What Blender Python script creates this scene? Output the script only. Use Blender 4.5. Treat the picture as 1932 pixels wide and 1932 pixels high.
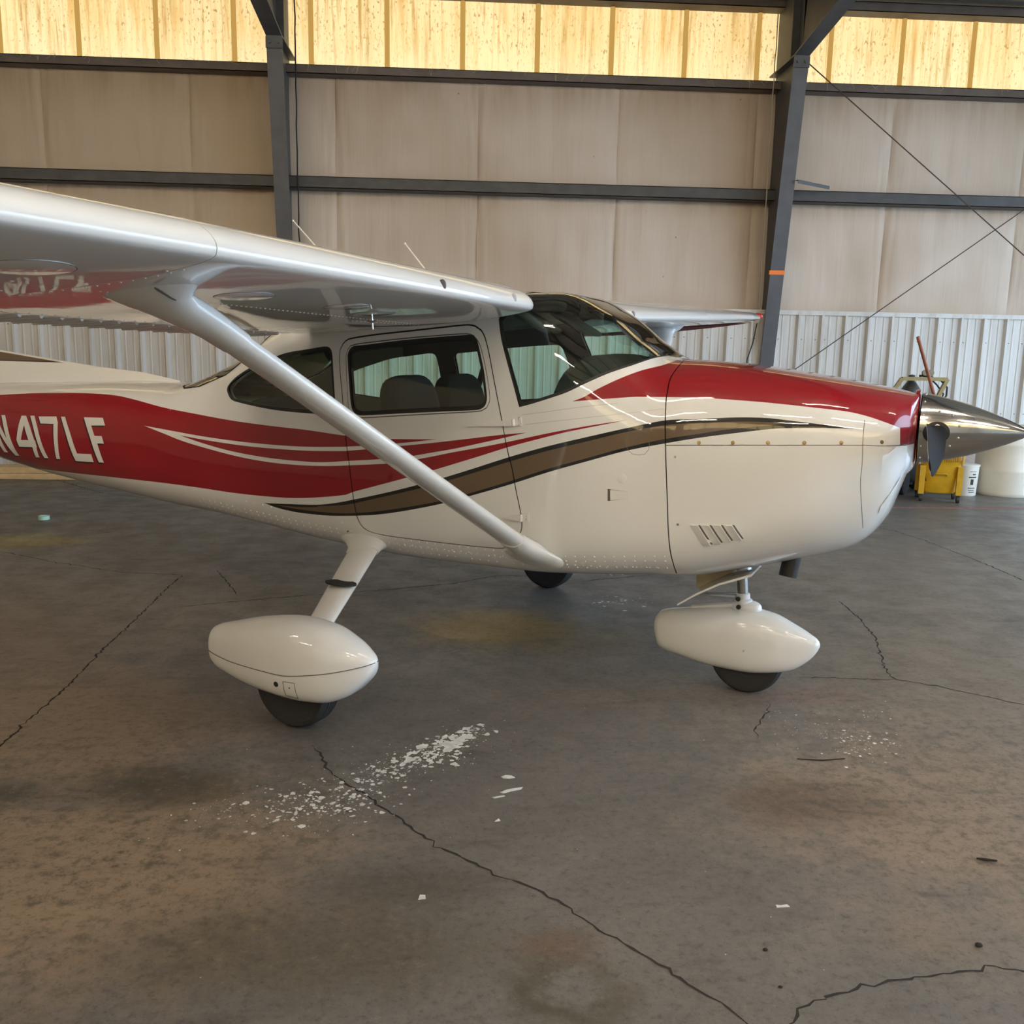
import bpy, bmesh, math, random
import numpy as np
from mathutils import Vector, Matrix
from mathutils.geometry import delaunay_2d_cdt

for o in list(bpy.data.objects): bpy.data.objects.remove(o)
C = bpy.context.scene.collection
scene = bpy.context.scene
random.seed(7)
rng = np.random.default_rng(7)

# ------------------------------------------------------------------ camera
CAM_LOC = Vector((0.067, -5.018, 1.617))
YAW, PITCH, ROLL = -0.0572, 0.1729, 0.0185
_fw = Vector((-math.sin(YAW)*math.cos(PITCH), math.cos(YAW)*math.cos(PITCH), -math.sin(PITCH)))
_rt = Vector((math.cos(YAW), math.sin(YAW), 0)); _up = _rt.cross(_fw)
_r2 = math.cos(ROLL)*_rt + math.sin(ROLL)*_up
_u2 = -math.sin(ROLL)*_rt + math.cos(ROLL)*_up
cd = bpy.data.cameras.new('camera'); cam = bpy.data.objects.new('camera', cd); C.objects.link(cam)
cd.sensor_width = 36; cd.sensor_fit = 'HORIZONTAL'; cd.lens = 1713.98/1932*36
cd.clip_start = 0.05; cd.clip_end = 300
m = Matrix((( _r2.x,_u2.x,-_fw.x,CAM_LOC.x),(_r2.y,_u2.y,-_fw.y,CAM_LOC.y),(_r2.z,_u2.z,-_fw.z,CAM_LOC.z),(0,0,0,1)))
cam.matrix_world = m
scene.camera = cam

# ------------------------------------------------------------------ world, daylight, exposure
SKY = (0.58, 0.77, 1.0); SKY_STRENGTH = 5.9
w = bpy.data.worlds.new('sky'); scene.world = w; w.use_nodes = True
bg = w.node_tree.nodes['Background']; bg.inputs[0].default_value = (*SKY, 1); bg.inputs[1].default_value = SKY_STRENGTH
scene.view_settings.view_transform = 'Standard'
scene.view_settings.look = 'None'
scene.view_settings.exposure = 0.20
scene.view_settings.gamma = 1.0
scene.view_settings.use_curve_mapping = False
HX0, HX1, HY0, HY1 = -13.2, 10.2, -11.5, 6.95      # the hangar's plan; the open door is the whole end at HX1
WALL_WARM = (1.0, 0.73, 0.30); SKYLIGHT_POWER = 0.9; SUNNY_SKYLIGHT_POWER = 4.0
TUBE_COLOR = (1.0, 0.89, 0.74); TUBE_POWER = 70.0
pl = bpy.data.lights.new('door_portal', 'AREA'); pl.shape = 'RECTANGLE'; pl.size = HY1-HY0-1.0; pl.size_y = 4.6
pl.cycles.is_portal = True
po = bpy.data.objects.new('door_portal', pl); C.objects.link(po)
po.location = (HX1+0.05, (HY0+HY1)/2, 2.35); po.rotation_euler = (math.radians(90), 0, math.radians(90))

# ------------------------------------------------------------------ helpers
def mesh(name, verts, faces, mat=None, parent=None, mats=None, mi=None, smooth=False, normals=None, loc=None):
    me = bpy.data.meshes.new(name)
    me.from_pydata([tuple(v) for v in verts], [], [tuple(f) for f in faces])
    for mm in (mats or ([mat] if mat else [])): me.materials.append(mm)
    if mi is not None: me.polygons.foreach_set('material_index', np.asarray(mi, dtype=np.int32))
    if smooth: me.polygons.foreach_set('use_smooth', np.ones(len(me.polygons), dtype=bool))
    me.update()
    if normals is not None: me.normals_split_custom_set_from_vertices([tuple(n) for n in normals])
    o = bpy.data.objects.new(name, me); C.objects.link(o)
    if parent is not None: o.parent = parent
    if loc is not None: o.location = loc
    return o
def dup(src, name=None, loc=None, rot=None, parent=None):
    o = src.copy(); C.objects.link(o)
    if name: o.name = name
    if loc is not None: o.location = loc
    if rot is not None: o.rotation_euler = rot
    if parent is not None: o.parent = parent
    return o
def empty(name, loc=(0,0,0), rz=0):
    o = bpy.data.objects.new(name, None); C.objects.link(o); o.location = loc; o.rotation_euler = (0,0,rz); o.empty_display_size = .1
    return o
def tag(o, label=None, cat=None, group=None, kind=None):
    if label: o['label'] = label
    if cat: o['category'] = cat
    if group: o['group'] = group
    if kind: o['kind'] = kind
    return o
class MB:
    "collects simple shapes into one mesh"
    def __init__(s): s.v=[]; s.f=[]; s.mi=[]
    def add(s, v, f, mi=0):
        n=len(s.v); s.v+= [tuple(p) for p in v]; s.f+=[tuple(i+n for i in q) for q in f]; s.mi+=[mi]*len(f); return s
    def box(s, x0,x1,y0,y1,z0,z1, mi=0, M=None, bev=0):
        v=[(x0,y0,z0),(x1,y0,z0),(x1,y1,z0),(x0,y1,z0),(x0,y0,z1),(x1,y0,z1),(x1,y1,z1),(x0,y1,z1)]
        if bev:
            bm=bmesh.new(); vs=[bm.verts.new(p) for p in v]
            for q in ((3,2,1,0),(4,5,6,7),(0,1,5,4),(1,2,6,5),(2,3,7,6),(3,0,4,7)): bm.faces.new([vs[i] for i in q])
            bmesh.ops.bevel(bm, geom=list(bm.edges), offset=bev, segments=2, affect='EDGES', profile=.5)
            bm.verts.index_update(); v=[tuple(q.co) for q in bm.verts]; f=[[q.index for q in g.verts] for g in bm.faces]; bm.free()
        else: f=[(3,2,1,0),(4,5,6,7),(0,1,5,4),(1,2,6,5),(2,3,7,6),(3,0,4,7)]
        if M is not None: v=[tuple(M@Vector(p)) for p in v]
        return s.add(v,f,mi)
    def prism(s, poly, axis, a, b, mi=0):
        "polygon (2-D) extruded along axis 0/1/2 from a to b"
        n=len(poly)
        def P(p,t): return [(t,p[0],p[1]),(p[0],t,p[1]),(p[0],p[1],t)][axis]
        v=[P(p,a) for p in poly]+[P(p,b) for p in poly]
        f=[tuple(range(n))[::-1],tuple(range(n,2*n))]+[(i,(i+1)%n,(i+1)%n+n,i+n) for i in range(n)]
        return s.add(v,f,mi)
    def tube(s, path, r, n=8, mi=0, cap=True, closed=False):
        P=[Vector(p) for p in path]; rr=r if isinstance(r,(list,tuple)) else [r]*len(P); k=len(P); base=len(s.v); up=None
        for i in range(k):
            if closed: d=(P[(i+1)%k]-P[i-1]).normalized()
            else: d=(P[min(i+1,k-1)]-P[max(i-1,0)]).normalized()
            if up is None: up=d.orthogonal().normalized()
            up=(up-d*up.dot(d)); up = up.normalized() if up.length>1e-6 else d.orthogonal().normalized()
            q=d.cross(up)
            for j in range(n):
                a=2*math.pi*j/n; s.v.append(tuple(P[i]+rr[i]*(math.cos(a)*up+math.sin(a)*q)))
        for i in range(k if closed else k-1):
            for j in range(n):
                a0=base+i*n+j;a1=base+i*n+(j+1)%n;i2=(i+1)%k; b0=base+i2*n+j;b1=base+i2*n+(j+1)%n
                s.f.append((a0,a1,b1,b0)); s.mi.append(mi)
        if cap and not closed:
            s.f.append(tuple(base+j for j in range(n))[::-1]); s.f.append(tuple(base+(k-1)*n+j for j in range(n))); s.mi+=[mi,mi]
        return s
    def lathe(s, prof, n=24, M=None, mi=0):
        "profile (radius, height) about the z axis; M places it"
        base=len(s.v); k=len(prof)
        for r,h in prof:
            for j in range(n):
                a=2*math.pi*j/n; p=Vector((r*math.cos(a),r*math.sin(a),h)); s.v.append(tuple(M@p if M is not None else p))
        for i in range(k-1):
            for j in range(n):
                s.f.append((base+i*n+j,base+i*n+(j+1)%n,base+(i+1)*n+(j+1)%n,base+(i+1)*n+j)); s.mi.append(mi)
        for i,rev in ((0,True),(k-1,False)):
            if prof[i][0]>1e-5:
                q=tuple(base+i*n+j for j in range(n)); s.f.append(q[::-1] if rev else q); s.mi.append(mi)
        return s
    def loft(s, loops, mi=0, cap=True):
        base=len(s.v); n=len(loops[0]); k=len(loops)
        for L in loops: s.v+=[tuple(p) for p in L]
        for i in range(k-1):
            for j in range(n):
                s.f.append((base+i*n+j,base+i*n+(j+1)%n,base+(i+1)*n+(j+1)%n,base+(i+1)*n+j)); s.mi.append(mi)
        if cap:
            s.f.append(tuple(base+j for j in range(n))[::-1]); s.f.append(tuple(base+(k-1)*n+j for j in range(n))); s.mi+=[mi,mi]
        return s
    def blob(s, c, size, e=0.6, nu=20, nv=12, M=None, mi=0):
        "rounded-box superellipsoid"
        base=len(s.v); sg=lambda q,p: math.copysign(abs(q)**p,q)
        for i in range(nv+1):
            b=-math.pi/2+math.pi*i/nv
            for j in range(nu):
                a=2*math.pi*j/nu
                p=Vector((size[0]*sg(math.cos(b),e)*sg(math.cos(a),e),size[1]*sg(math.cos(b),e)*sg(math.sin(a),e),size[2]*sg(math.sin(b),e)))
                p = (M@p if M is not None else p)+Vector(c); s.v.append(tuple(p))
        for i in range(nv):
            for j in range(nu): s.f.append((base+i*nu+j,base+i*nu+(j+1)%nu,base+(i+1)*nu+(j+1)%nu,base+(i+1)*nu+j)); s.mi.append(mi)
        return s
    def build(s, name, mats, parent=None, smooth=True, loc=None, angle=40):
        mats = mats if isinstance(mats,(list,tuple)) else [mats]
        o=mesh(name,s.v,s.f,mats=mats,mi=s.mi,parent=parent,smooth=smooth,loc=loc)
        bm=bmesh.new(); bm.from_mesh(o.data)
        bmesh.ops.remove_doubles(bm,verts=bm.verts,dist=1e-5)
        bmesh.ops.recalc_face_normals(bm,faces=bm.faces)
        if smooth and angle<180:
            for e in bm.edges:
                if len(e.link_faces)==2 and e.calc_face_angle(0)>math.radians(angle): e.smooth=False
        bm.to_mesh(o.data); bm.free()
        return o
def axis_matrix(origin, d):
    d=Vector(d).normalized(); return Matrix.Translation(Vector(origin))@d.to_track_quat('Z','Y').to_matrix().to_4x4()
def spline(pts, step=.02, closed=False):
    "Catmull-Rom through 2-D points, resampled"
    P=[np.array(p,float) for p in pts]; n=len(P); out=[]
    if n<3:
        segs=[(P[0],P[0],P[-1],P[-1])]
    else:
        segs=[]
        for i in range(n if closed else n-1):
            a=P[(i-1)%n] if (closed or i>0) else P[0]; b=P[i]; c=P[(i+1)%n]; d=P[(i+2)%n] if (closed or i+2<n) else P[-1]
            segs.append((a,b,c,d))
    for a,b,c,d in segs:
        k=max(2,int(np.linalg.norm((c-b)*np.array((1,.6)))/step)+1)
        # centripetal-ish: limit tangents to the segment's own length
        L=np.linalg.norm(c-b); t1=(c-a)/2; t2=(d-b)/2
        for tt in (t1,t2):
            l=np.linalg.norm(tt)
            if l>1.0*L and l>0: tt*=1.0*L/l
        for j in range(k):
            t=j/k; out.append((2*t**3-3*t*t+1)*b+(t**3-2*t*t+t)*t1+(-2*t**3+3*t*t)*c+(t**3-t*t)*t2)
    if not closed: out.append(P[-1])
    return [tuple(map(float,p)) for p in out]
# ------------------------------------------------------------------ materials
def new_mat(name):
    m=bpy.data.materials.new(name); m.use_nodes=True; nt=m.node_tree; return m,nt,nt.nodes['Principled BSDF']
def simple(name, col, rough=.5, metal=0, coat=0, spec=.5, bump=0, bscale=30, vary=0):
    m,nt,b=new_mat(name); b.inputs['Base Color'].default_value=(*col,1); b.inputs['Roughness'].default_value=rough
    b.inputs['Metallic'].default_value=metal; b.inputs['Coat Weight'].default_value=coat; b.inputs['Coat Roughness'].default_value=.03
    b.inputs['Specular IOR Level'].default_value=spec
    if vary or bump:
        tc=nt.nodes.new('ShaderNodeTexCoord'); n=nt.nodes.new('ShaderNodeTexNoise'); n.inputs['Scale'].default_value=bscale; n.inputs['Detail'].default_value=4
        nt.links.new(tc.outputs['Object'],n.inputs['Vector'])
        if bump:
            bp=nt.nodes.new('ShaderNodeBump'); bp.inputs['Strength'].default_value=bump; bp.inputs['Distance'].default_value=.02
            nt.links.new(n.outputs['Fac'],bp.inputs['Height']); nt.links.new(bp.outputs[0],b.inputs['Normal'])
            if coat: nt.links.new(bp.outputs[0],b.inputs['Coat Normal'])
        if vary:
            r=nt.nodes.new('ShaderNodeMix'); r.data_type='RGBA'; r.inputs['A'].default_value=(*[c*(1-vary) for c in col],1); r.inputs['B'].default_value=(*[min(1,c*(1+vary)) for c in col],1)
            mr=nt.nodes.new('ShaderNodeMapRange'); mr.inputs[1].default_value=.3; mr.inputs[2].default_value=.7
            nt.links.new(n.outputs['Fac'],mr.inputs[0]); nt.links.new(mr.outputs[0],r.inputs['Factor']); nt.links.new(r.outputs['Result'],b.inputs['Base Color'])
    return m
class NG:
    "tiny node-graph writer"
    def __init__(s, nt): s.nt=nt; s.tc=nt.nodes.new('ShaderNodeTexCoord'); s.geo=nt.nodes.new('ShaderNodeNewGeometry'); s.pos=s.geo.outputs['Position']
    def link(s,a,b): s.nt.links.new(a,b)
    def _in(s,sock,v):
        if hasattr(v,'links') or isinstance(v,bpy.types.NodeSocket): s.link(v,sock)
        else: sock.default_value=v
    def mapping(s,v,scale=(1,1,1),loc=(0,0,0)):
        n=s.nt.nodes.new('ShaderNodeMapping'); s.link(v,n.inputs['Vector']); n.inputs['Scale'].default_value=scale; n.inputs['Location'].default_value=loc; return n.outputs[0]
    def noise(s,v,scale,detail=5,rough=.55,dist=0):
        n=s.nt.nodes.new('ShaderNodeTexNoise'); s.link(v,n.inputs['Vector']); n.inputs['Scale'].default_value=scale; n.inputs['Detail'].default_value=detail; n.inputs['Roughness'].default_value=rough; n.inputs['Distortion'].default_value=dist; return n.outputs['Fac']
    def ramp(s,v,lo,hi,a=0,b=1,smooth=True):
        n=s.nt.nodes.new('ShaderNodeMapRange'); n.interpolation_type='SMOOTHSTEP' if smooth else 'LINEAR'
        s._in(n.inputs[0],v); n.inputs[1].default_value=lo; n.inputs[2].default_value=hi; n.inputs[3].default_value=a; n.inputs[4].default_value=b; return n.outputs[0]
    def math(s,op,a,b=0.0,c=0.0):
        n=s.nt.nodes.new('ShaderNodeMath'); n.operation=op; s._in(n.inputs[0],a); s._in(n.inputs[1],b); s._in(n.inputs[2],c); return n.outputs[0]
    def mix(s,f,a,b,mode='MIX'):
        n=s.nt.nodes.new('ShaderNodeMix'); n.data_type='RGBA'; n.blend_type=mode; s._in(n.inputs['Factor'],f)
        for k,v in (('A',a),('B',b)):
            if isinstance(v,tuple): n.inputs[k].default_value=(*v,1)
            else: s.link(v,n.inputs[k])
        return n.outputs['Result']
    def sep(s,v):
        n=s.nt.nodes.new('ShaderNodeSeparateXYZ'); s.link(v,n.inputs[0]); return n.outputs
    def spot(s,cx,cy,rx,ry,soft=.5,warp=None,amt=.3):
        "elliptic mask on the floor plan"
        o=s.sep(s.pos); dx=s.math('DIVIDE',s.math('SUBTRACT',o[0],cx),rx); dy=s.math('DIVIDE',s.math('SUBTRACT',o[1],cy),ry)
        d=s.math('SQRT',s.math('ADD',s.math('MULTIPLY',dx,dx),s.math('MULTIPLY',dy,dy)))
        if warp is not None: d=s.math('ADD',d,s.math('MULTIPLY',s.math('SUBTRACT',warp,.5),amt*2))
        return s.ramp(d,1-soft,1+soft,1,0)
    def bump(s,h,strength=.3,dist=.01):
        n=s.nt.nodes.new('ShaderNodeBump'); s.link(h,n.inputs['Height']); n.inputs['Strength'].default_value=strength; n.inputs['Distance'].default_value=dist; return n.outputs[0]

def paint(name,col,rough=.35):
    m=simple(name,col,rough,coat=1.0,spec=.15,bump=.05,bscale=5); return m
WHITE=paint('white_paint',(.70,.695,.675)); RED=paint('dark_red_paint',(.25,.006,.012),.35); BROWN=paint('brown_metallic_paint',(.125,.085,.05),.35)
BLACK=paint('black_paint',(.012,.011,.011)); SEAM=simple('seam_shadow_gap',(.10,.09,.08),.8); FAINT=simple('filled_panel_seam',(.50,.47,.42),.6); GREYP=paint('light_grey_paint',(.55,.54,.52))
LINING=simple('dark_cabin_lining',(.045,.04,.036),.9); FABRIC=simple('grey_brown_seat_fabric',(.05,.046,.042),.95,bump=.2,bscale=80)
DASH=simple('black_glareshield',(.02,.022,.02),.55); RUBBER=simple('tyre_rubber',(.018,.017,.017),.8,bump=.15,bscale=60)
CHROME=simple('polished_aluminium',(.43,.43,.43),.15,metal=1,bump=.04,bscale=25); STEEL=simple('steel',(.55,.54,.52),.3,metal=1); OILYSTEEL=simple('sooty_exhaust_steel',(.035,.03,.028),.5,metal=.7,vary=.3)
CREAM=simple('aged_cream_metal',(.62,.52,.33),.55,vary=.15,bscale=14); SEAL=simple('black_window_seal',(.015,.015,.014),.6); BRASS=simple('brass_fastener',(.45,.32,.16),.3,metal=1)
BLADE=simple('dark_grey_blade',(.018,.0175,.017),.8,spec=.05); BLADE_LIT=simple('lit_blade_face',(.8,.8,.82),.3,metal=.5)  # one side of each blade painted bright, standing in for edge light
GREASE=simple('dark_grease',(.02,.018,.016),.4)
LENS=simple('clear_lens_cream',(.70,.68,.62),.12,coat=1)
def glass_mat():
    m=bpy.data.materials.new('green_tinted_acrylic'); m.use_nodes=True; nt=m.node_tree; nt.nodes.clear()
    out=nt.nodes.new('ShaderNodeOutputMaterial'); tr=nt.nodes.new('ShaderNodeBsdfTransparent'); tr.inputs[0].default_value=(.74,.93,.85,1)
    gl=nt.nodes.new('ShaderNodeBsdfGlossy'); gl.inputs['Roughness'].default_value=.02; gl.inputs[0].default_value=(.95,.97,.95,1)
    fr=nt.nodes.new('ShaderNodeFresnel'); fr.inputs['IOR'].default_value=1.49
    mx=nt.nodes.new('ShaderNodeMixShader'); tw=nt.nodes.new('ShaderNodeMath'); tw.operation='MULTIPLY'; tw.use_clamp=True; tw.inputs[1].default_value=1.8; nt.links.new(fr.outputs[0],tw.inputs[0]); nt.links.new(tw.outputs[0],mx.inputs[0]); nt.links.new(tr.outputs[0],mx.inputs[1]); nt.links.new(gl.outputs[0],mx.inputs[2]); nt.links.new(mx.outputs[0],out.inputs[0])
    return m
GLASS=glass_mat()
COLSTEEL=simple('grey_primed_steel',(.085,.085,.092),.5,vary=.15,bscale=6); DUSTYSTEEL=simple('dusty_brown_girt_steel',(.13,.105,.09),.6,vary=.2,bscale=5); DARKSTEEL=simple('dark_grey_girt_steel',(.06,.058,.056),.55,vary=.2,bscale=6)
def wall_mats():
    # white vinyl insulation facing, stained
    m,nt,b=new_mat('stained_white_vinyl_insulation'); g=NG(nt)
    st=g.noise(g.mapping(g.pos,(2.2,1,.25)),3.0,6,.6); fine=g.noise(g.mapping(g.pos,(14,1,.5)),3.0,4); big=g.noise(g.pos,.45,3)
    c=g.mix(g.ramp(st,.45,.8,0,.6),(.62,.53,.45),(.52,.42,.33)); c=g.mix(g.ramp(big,.38,.68,0,.6),c,(.45,.35,.25)); c=g.mix(g.ramp(fine,.55,.8,0,.15),c,(.50,.40,.31))
    lf=g.math('MULTIPLY',g.ramp(g.math('ADD',g.sep(g.pos)[0],g.math('MULTIPLY',big,1.2)),-.9,-2.2),.55); c=g.mix(lf,c,(.44,.33,.20)); z=g.sep(g.pos)[2]; drip=g.math('MULTIPLY',g.math('ADD',g.ramp(z,4.3,4.95),g.math('MULTIPLY',g.ramp(z,3.3,3.6),g.ramp(z,3.6,3.63,1,0))),g.ramp(st,.3,.65,.3,1)); c=g.mix(g.math('MULTIPLY',drip,.55),c,(.34,.24,.15))  # tan tone deepens toward the left end of the wall
    sp=nt.nodes.new('ShaderNodeTexVoronoi'); sp.inputs['Scale'].default_value=2.6; nt.links.new(g.mapping(g.pos,(1,1,.7)),sp.inputs['Vector'])
    c=g.mix(g.ramp(sp.outputs['Distance'],.012,.03,.8,0),c,(.12,.09,.06))
    nt.links.new(c,b.inputs['Base Color']); b.inputs['Roughness'].default_value=.62; b.inputs['Specular IOR Level'].default_value=.3
    nt.links.new(g.bump(fine,.25,.01),b.inputs['Normal'])
    ins=m
    # liner sheets
    m,nt,b=new_mat('off_white_ribbed_steel'); g=NG(nt)
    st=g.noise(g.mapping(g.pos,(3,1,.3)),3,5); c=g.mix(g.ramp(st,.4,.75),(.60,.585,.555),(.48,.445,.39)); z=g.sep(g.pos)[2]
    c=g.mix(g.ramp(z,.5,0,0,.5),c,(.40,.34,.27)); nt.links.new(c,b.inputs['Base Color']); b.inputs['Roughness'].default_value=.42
    lin=m
    # translucent fibreglass: daylight comes through it, stained by dirt and weathered resin
    m,nt,b=new_mat('backlit_yellowed_fibreglass'); g=NG(nt)
    st=g.noise(g.mapping(g.pos,(5,1,.35)),2.2,6,.65); bl=g.noise(g.mapping(g.pos,(1,1,.5)),2.2,4); sp=g.noise(g.mapping(g.pos,(1,1,.45)),38,3,.6); pan=g.noise(g.mapping(g.pos,(1.07,0,0)),1.0,1)
    c=g.mix(g.ramp(st,.42,.70),(1.0,.79,.40),(.80,.48,.15)); c=g.mix(g.ramp(bl,.35,.65,0,.55),c,(1.0,.80,.45)); c=g.mix(g.ramp(pan,.4,.65,0,.4),c,(.86,.56,.20))
    dirt=g.math('MULTIPLY',g.ramp(sp,.56,.68),g.ramp(bl,.35,.6,.3,1)); c=g.mix(g.math('MULTIPLY',dirt,.8),c,(.36,.21,.06)); st2=g.noise(g.mapping(g.pos,(9,1,.5)),1.7,6,.7); c=g.mix(g.math('MULTIPLY',g.ramp(st2,.50,.66),g.ramp(bl,.3,.6,.4,1)),c,(.60,.36,.11)); c=g.mix(g.ramp(g.sep(g.pos)[2],5.5,4.95,0,.35),c,(1.0,.90,.55))
    em=nt.nodes.new('ShaderNodeEmission'); nt.links.new(c,em.inputs[0]); yy=g.sep(g.pos)[1]; nt.links.new(g.math('ADD',g.math('MULTIPLY',g.math('LESS_THAN',yy,-5.0),SUNNY_SKYLIGHT_POWER-SKYLIGHT_POWER),SKYLIGHT_POWER),em.inputs[1])
    di=nt.nodes.new('ShaderNodeBsdfDiffuse'); nt.links.new(g.mix(.6,c,(0.,0.,0.)),di.inputs[0]); ad=nt.nodes.new('ShaderNodeAddShader'); nt.links.new(em.outputs[0],ad.inputs[0]); nt.links.new(di.outputs[0],ad.inputs[1])
    nt.links.new(ad.outputs[0],nt.nodes['Material Output'].inputs[0])
    return ins,lin,m
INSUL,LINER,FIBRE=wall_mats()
def fibre_rib():
    m,nt,b=new_mat('backlit_fibreglass_lap'); em=nt.nodes.new('ShaderNodeEmission'); em.inputs[0].default_value=(.86,.50,.13,1); em.inputs[1].default_value=SKYLIGHT_POWER*.62
    nt.links.new(em.outputs[0],nt.nodes['Material Output'].inputs[0]); return m
FIBRE_RIB=fibre_rib()
def floor_mat():
    m,nt,b=new_mat('worn_grey_concrete'); g=NG(nt)
    big=g.noise(g.pos,.8,5,.6); mid=g.noise(g.pos,3.5,8,.68); fine=g.noise(g.pos,36,7,.75); grit=g.noise(g.pos,130,4,.7); str_=g.noise(g.mapping(g.pos,(.6,2.2,1)),4,6,.65)
    c=g.mix(g.ramp(big,.35,.7),(.135,.125,.114),(.165,.15,.134))
    c=g.mix(g.ramp(mid,.35,.7,0,.5),c,(.11,.10,.09))
    def patch(c,cx,cy,rx,ry,col,amt,soft=.6,wn=mid,wa=.9): return g.mix(g.math('MULTIPLY',g.spot(cx,cy,rx,ry,soft,wn,wa),amt),c,col)
    c=patch(c,-1.15,-2.35,.75,.55,(.28,.20,.125),.8); c=patch(c,-1.75,-1.2,.8,.55,(.28,.20,.125),.75); c=patch(c,-2.6,-.4,.9,1.2,(.19,.145,.10),.6)
    c=patch(c,1.9,-2.05,.75,.55,(.27,.195,.13),.75); c=patch(c,2.7,-1.0,1.1,1.2,(.21,.165,.12),.75); c=patch(c,3.4,1.6,1.5,2.2,(.20,.165,.125),.6); c=patch(c,-2.5,2.0,2.0,2.2,(.17,.13,.095),.5)
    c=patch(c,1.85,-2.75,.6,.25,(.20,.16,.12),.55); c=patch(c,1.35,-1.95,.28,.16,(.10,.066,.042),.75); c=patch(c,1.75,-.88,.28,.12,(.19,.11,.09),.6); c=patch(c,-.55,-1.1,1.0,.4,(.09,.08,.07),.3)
    c=patch(c,-1.05,-1.78,.28,.16,(.05,.045,.03),.8); c=patch(c,-1.6,-1.85,.14,.1,(.045,.045,.03),.7); c=patch(c,0.5,-.15,.75,.32,(.16,.13,.10),.5); c=patch(c,1.1,-.5,.9,.5,(.175,.15,.12),.6); c=patch(c,-.9,.6,.9,.6,(.17,.14,.11),.5)
    c=patch(c,.28,.22,.42,.36,(.30,.19,.045),.85,.6); c=patch(c,.75,.0,.4,.3,(.17,.12,.05),.5); c=patch(c,-3.55,2.62,.45,.28,(.33,.24,.05),.8,.5)
    c=patch(c,-.35,-2.75,.5,.2,(.095,.078,.055),.7); c=patch(c,-.1,-2.45,.28,.1,(.07,.058,.045),.6)
    rn=g.noise(g.pos,7,6,.7); ring=g.math('SUBTRACT',g.spot(.37,-2.93,.15,.13,.35,rn,1.3),g.spot(.375,-2.925,.09,.075,.5,rn,1.0)); c=g.mix(g.math('MULTIPLY',g.math('MULTIPLY',g.math('MAXIMUM',ring,0.0),g.ramp(mid,.3,.6,.35,1)),.85),c,(.06,.05,.022))
    c=patch(c,.36,-2.74,.1,.07,(.12,.075,.05),.6)
    c=g.mix(g.ramp(str_,.52,.74,0,.55),c,(.062,.052,.042)); m2=g.noise(g.pos,15,8,.76); tanm=g.math('MAXIMUM',g.spot(-1.3,-2.1,1.0,.9,.6,mid,.8),g.spot(2.2,-1.9,1.1,.9,.6,mid,.8)); c=g.mix(g.math('MULTIPLY',g.ramp(m2,.47,.64),g.math('ADD',g.math('MULTIPLY',tanm,.42),.22)),c,(.05,.042,.032)); c=g.mix(g.math('MULTIPLY',g.ramp(m2,.46,.30),g.math('ADD',g.math('MULTIPLY',tanm,.5),.12)),c,(.27,.21,.14))
    c=g.mix(g.ramp(fine,.50,.68,0,.65),c,(.05,.043,.035)); c=g.mix(g.ramp(fine,.28,.46,.5,0),c,(.23,.195,.16))
    c=g.mix(g.ramp(grit,.56,.68,0,.55),c,(.045,.04,.035))
    nt.links.new(c,b.inputs['Base Color']); nt.links.new(g.ramp(mid,.3,.7,.34,.55),b.inputs['Roughness']); b.inputs['Specular IOR Level'].default_value=.45
    nt.links.new(g.bump(g.math('ADD',fine,g.math('MULTIPLY',grit,.4)),.12,.006),b.inputs['Normal'])
    return m
FLOORM=floor_mat()
CRACKM=simple('dark_crack',(.022,.018,.014),.95); SPLATM=simple('dried_white_paint',(.62,.62,.60),.6,vary=.2,bscale=20)
WOOD=simple('pine_timber',(.58,.40,.20),.6,vary=.18,bscale=9); HANDLEWOOD=simple('red_brown_wood',(.30,.085,.035),.5,vary=.2,bscale=12)
YELLOW=simple('yellow_plastic',(.58,.33,.012),.4,vary=.12,bscale=8); CASTER=simple('black_caster',(.03,.03,.03),.6)
PAILM=simple('white_plastic',(.72,.70,.63),.4); DRUMM=simple('translucent_white_drum',(.74,.70,.60),.38,vary=.06,bscale=4); BOARDM=simple('pinkish_board',(.62,.50,.42),.6,vary=.1)
CARTYELLOW=simple('dull_yellow_tube_steel',(.28,.20,.045),.45,vary=.15); TANKM=simple('dark_steel_cylinder',(.05,.045,.04),.4,vary=.3); HOSEM=simple('black_rubber_hose',(.02,.02,.02),.6); GAUGEM=simple('brass_gauge',(.16,.12,.06),.4,metal=.3)
ORANGE=simple('orange_tape',(.95,.22,.02),.5); CABLEM=simple('black_cable',(.02,.018,.016),.7); LIGHTCABLE=simple('pale_cable',(.5,.46,.40),.6); RODM=simple('rusty_brace_rod',(.07,.045,.03),.6)
MINT=simple('mint_tape',(.45,.72,.64),.45); TOOLBOX=simple('black_box',(.02,.02,.02),.5)
NEARWALL=simple('white_painted_near_wall',(.78,.74,.66),.7); ROOFM=simple('white_roof_insulation',(.55,.50,.43),.7,vary=.1,bscale=2); FLOORRED=simple('worn_red_floor_paint',(.30,.11,.09),.7,vary=.3,bscale=20)
OUTG=simple('pale_apron_concrete',(.42,.41,.38),.8,vary=.1,bscale=1)
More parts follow.
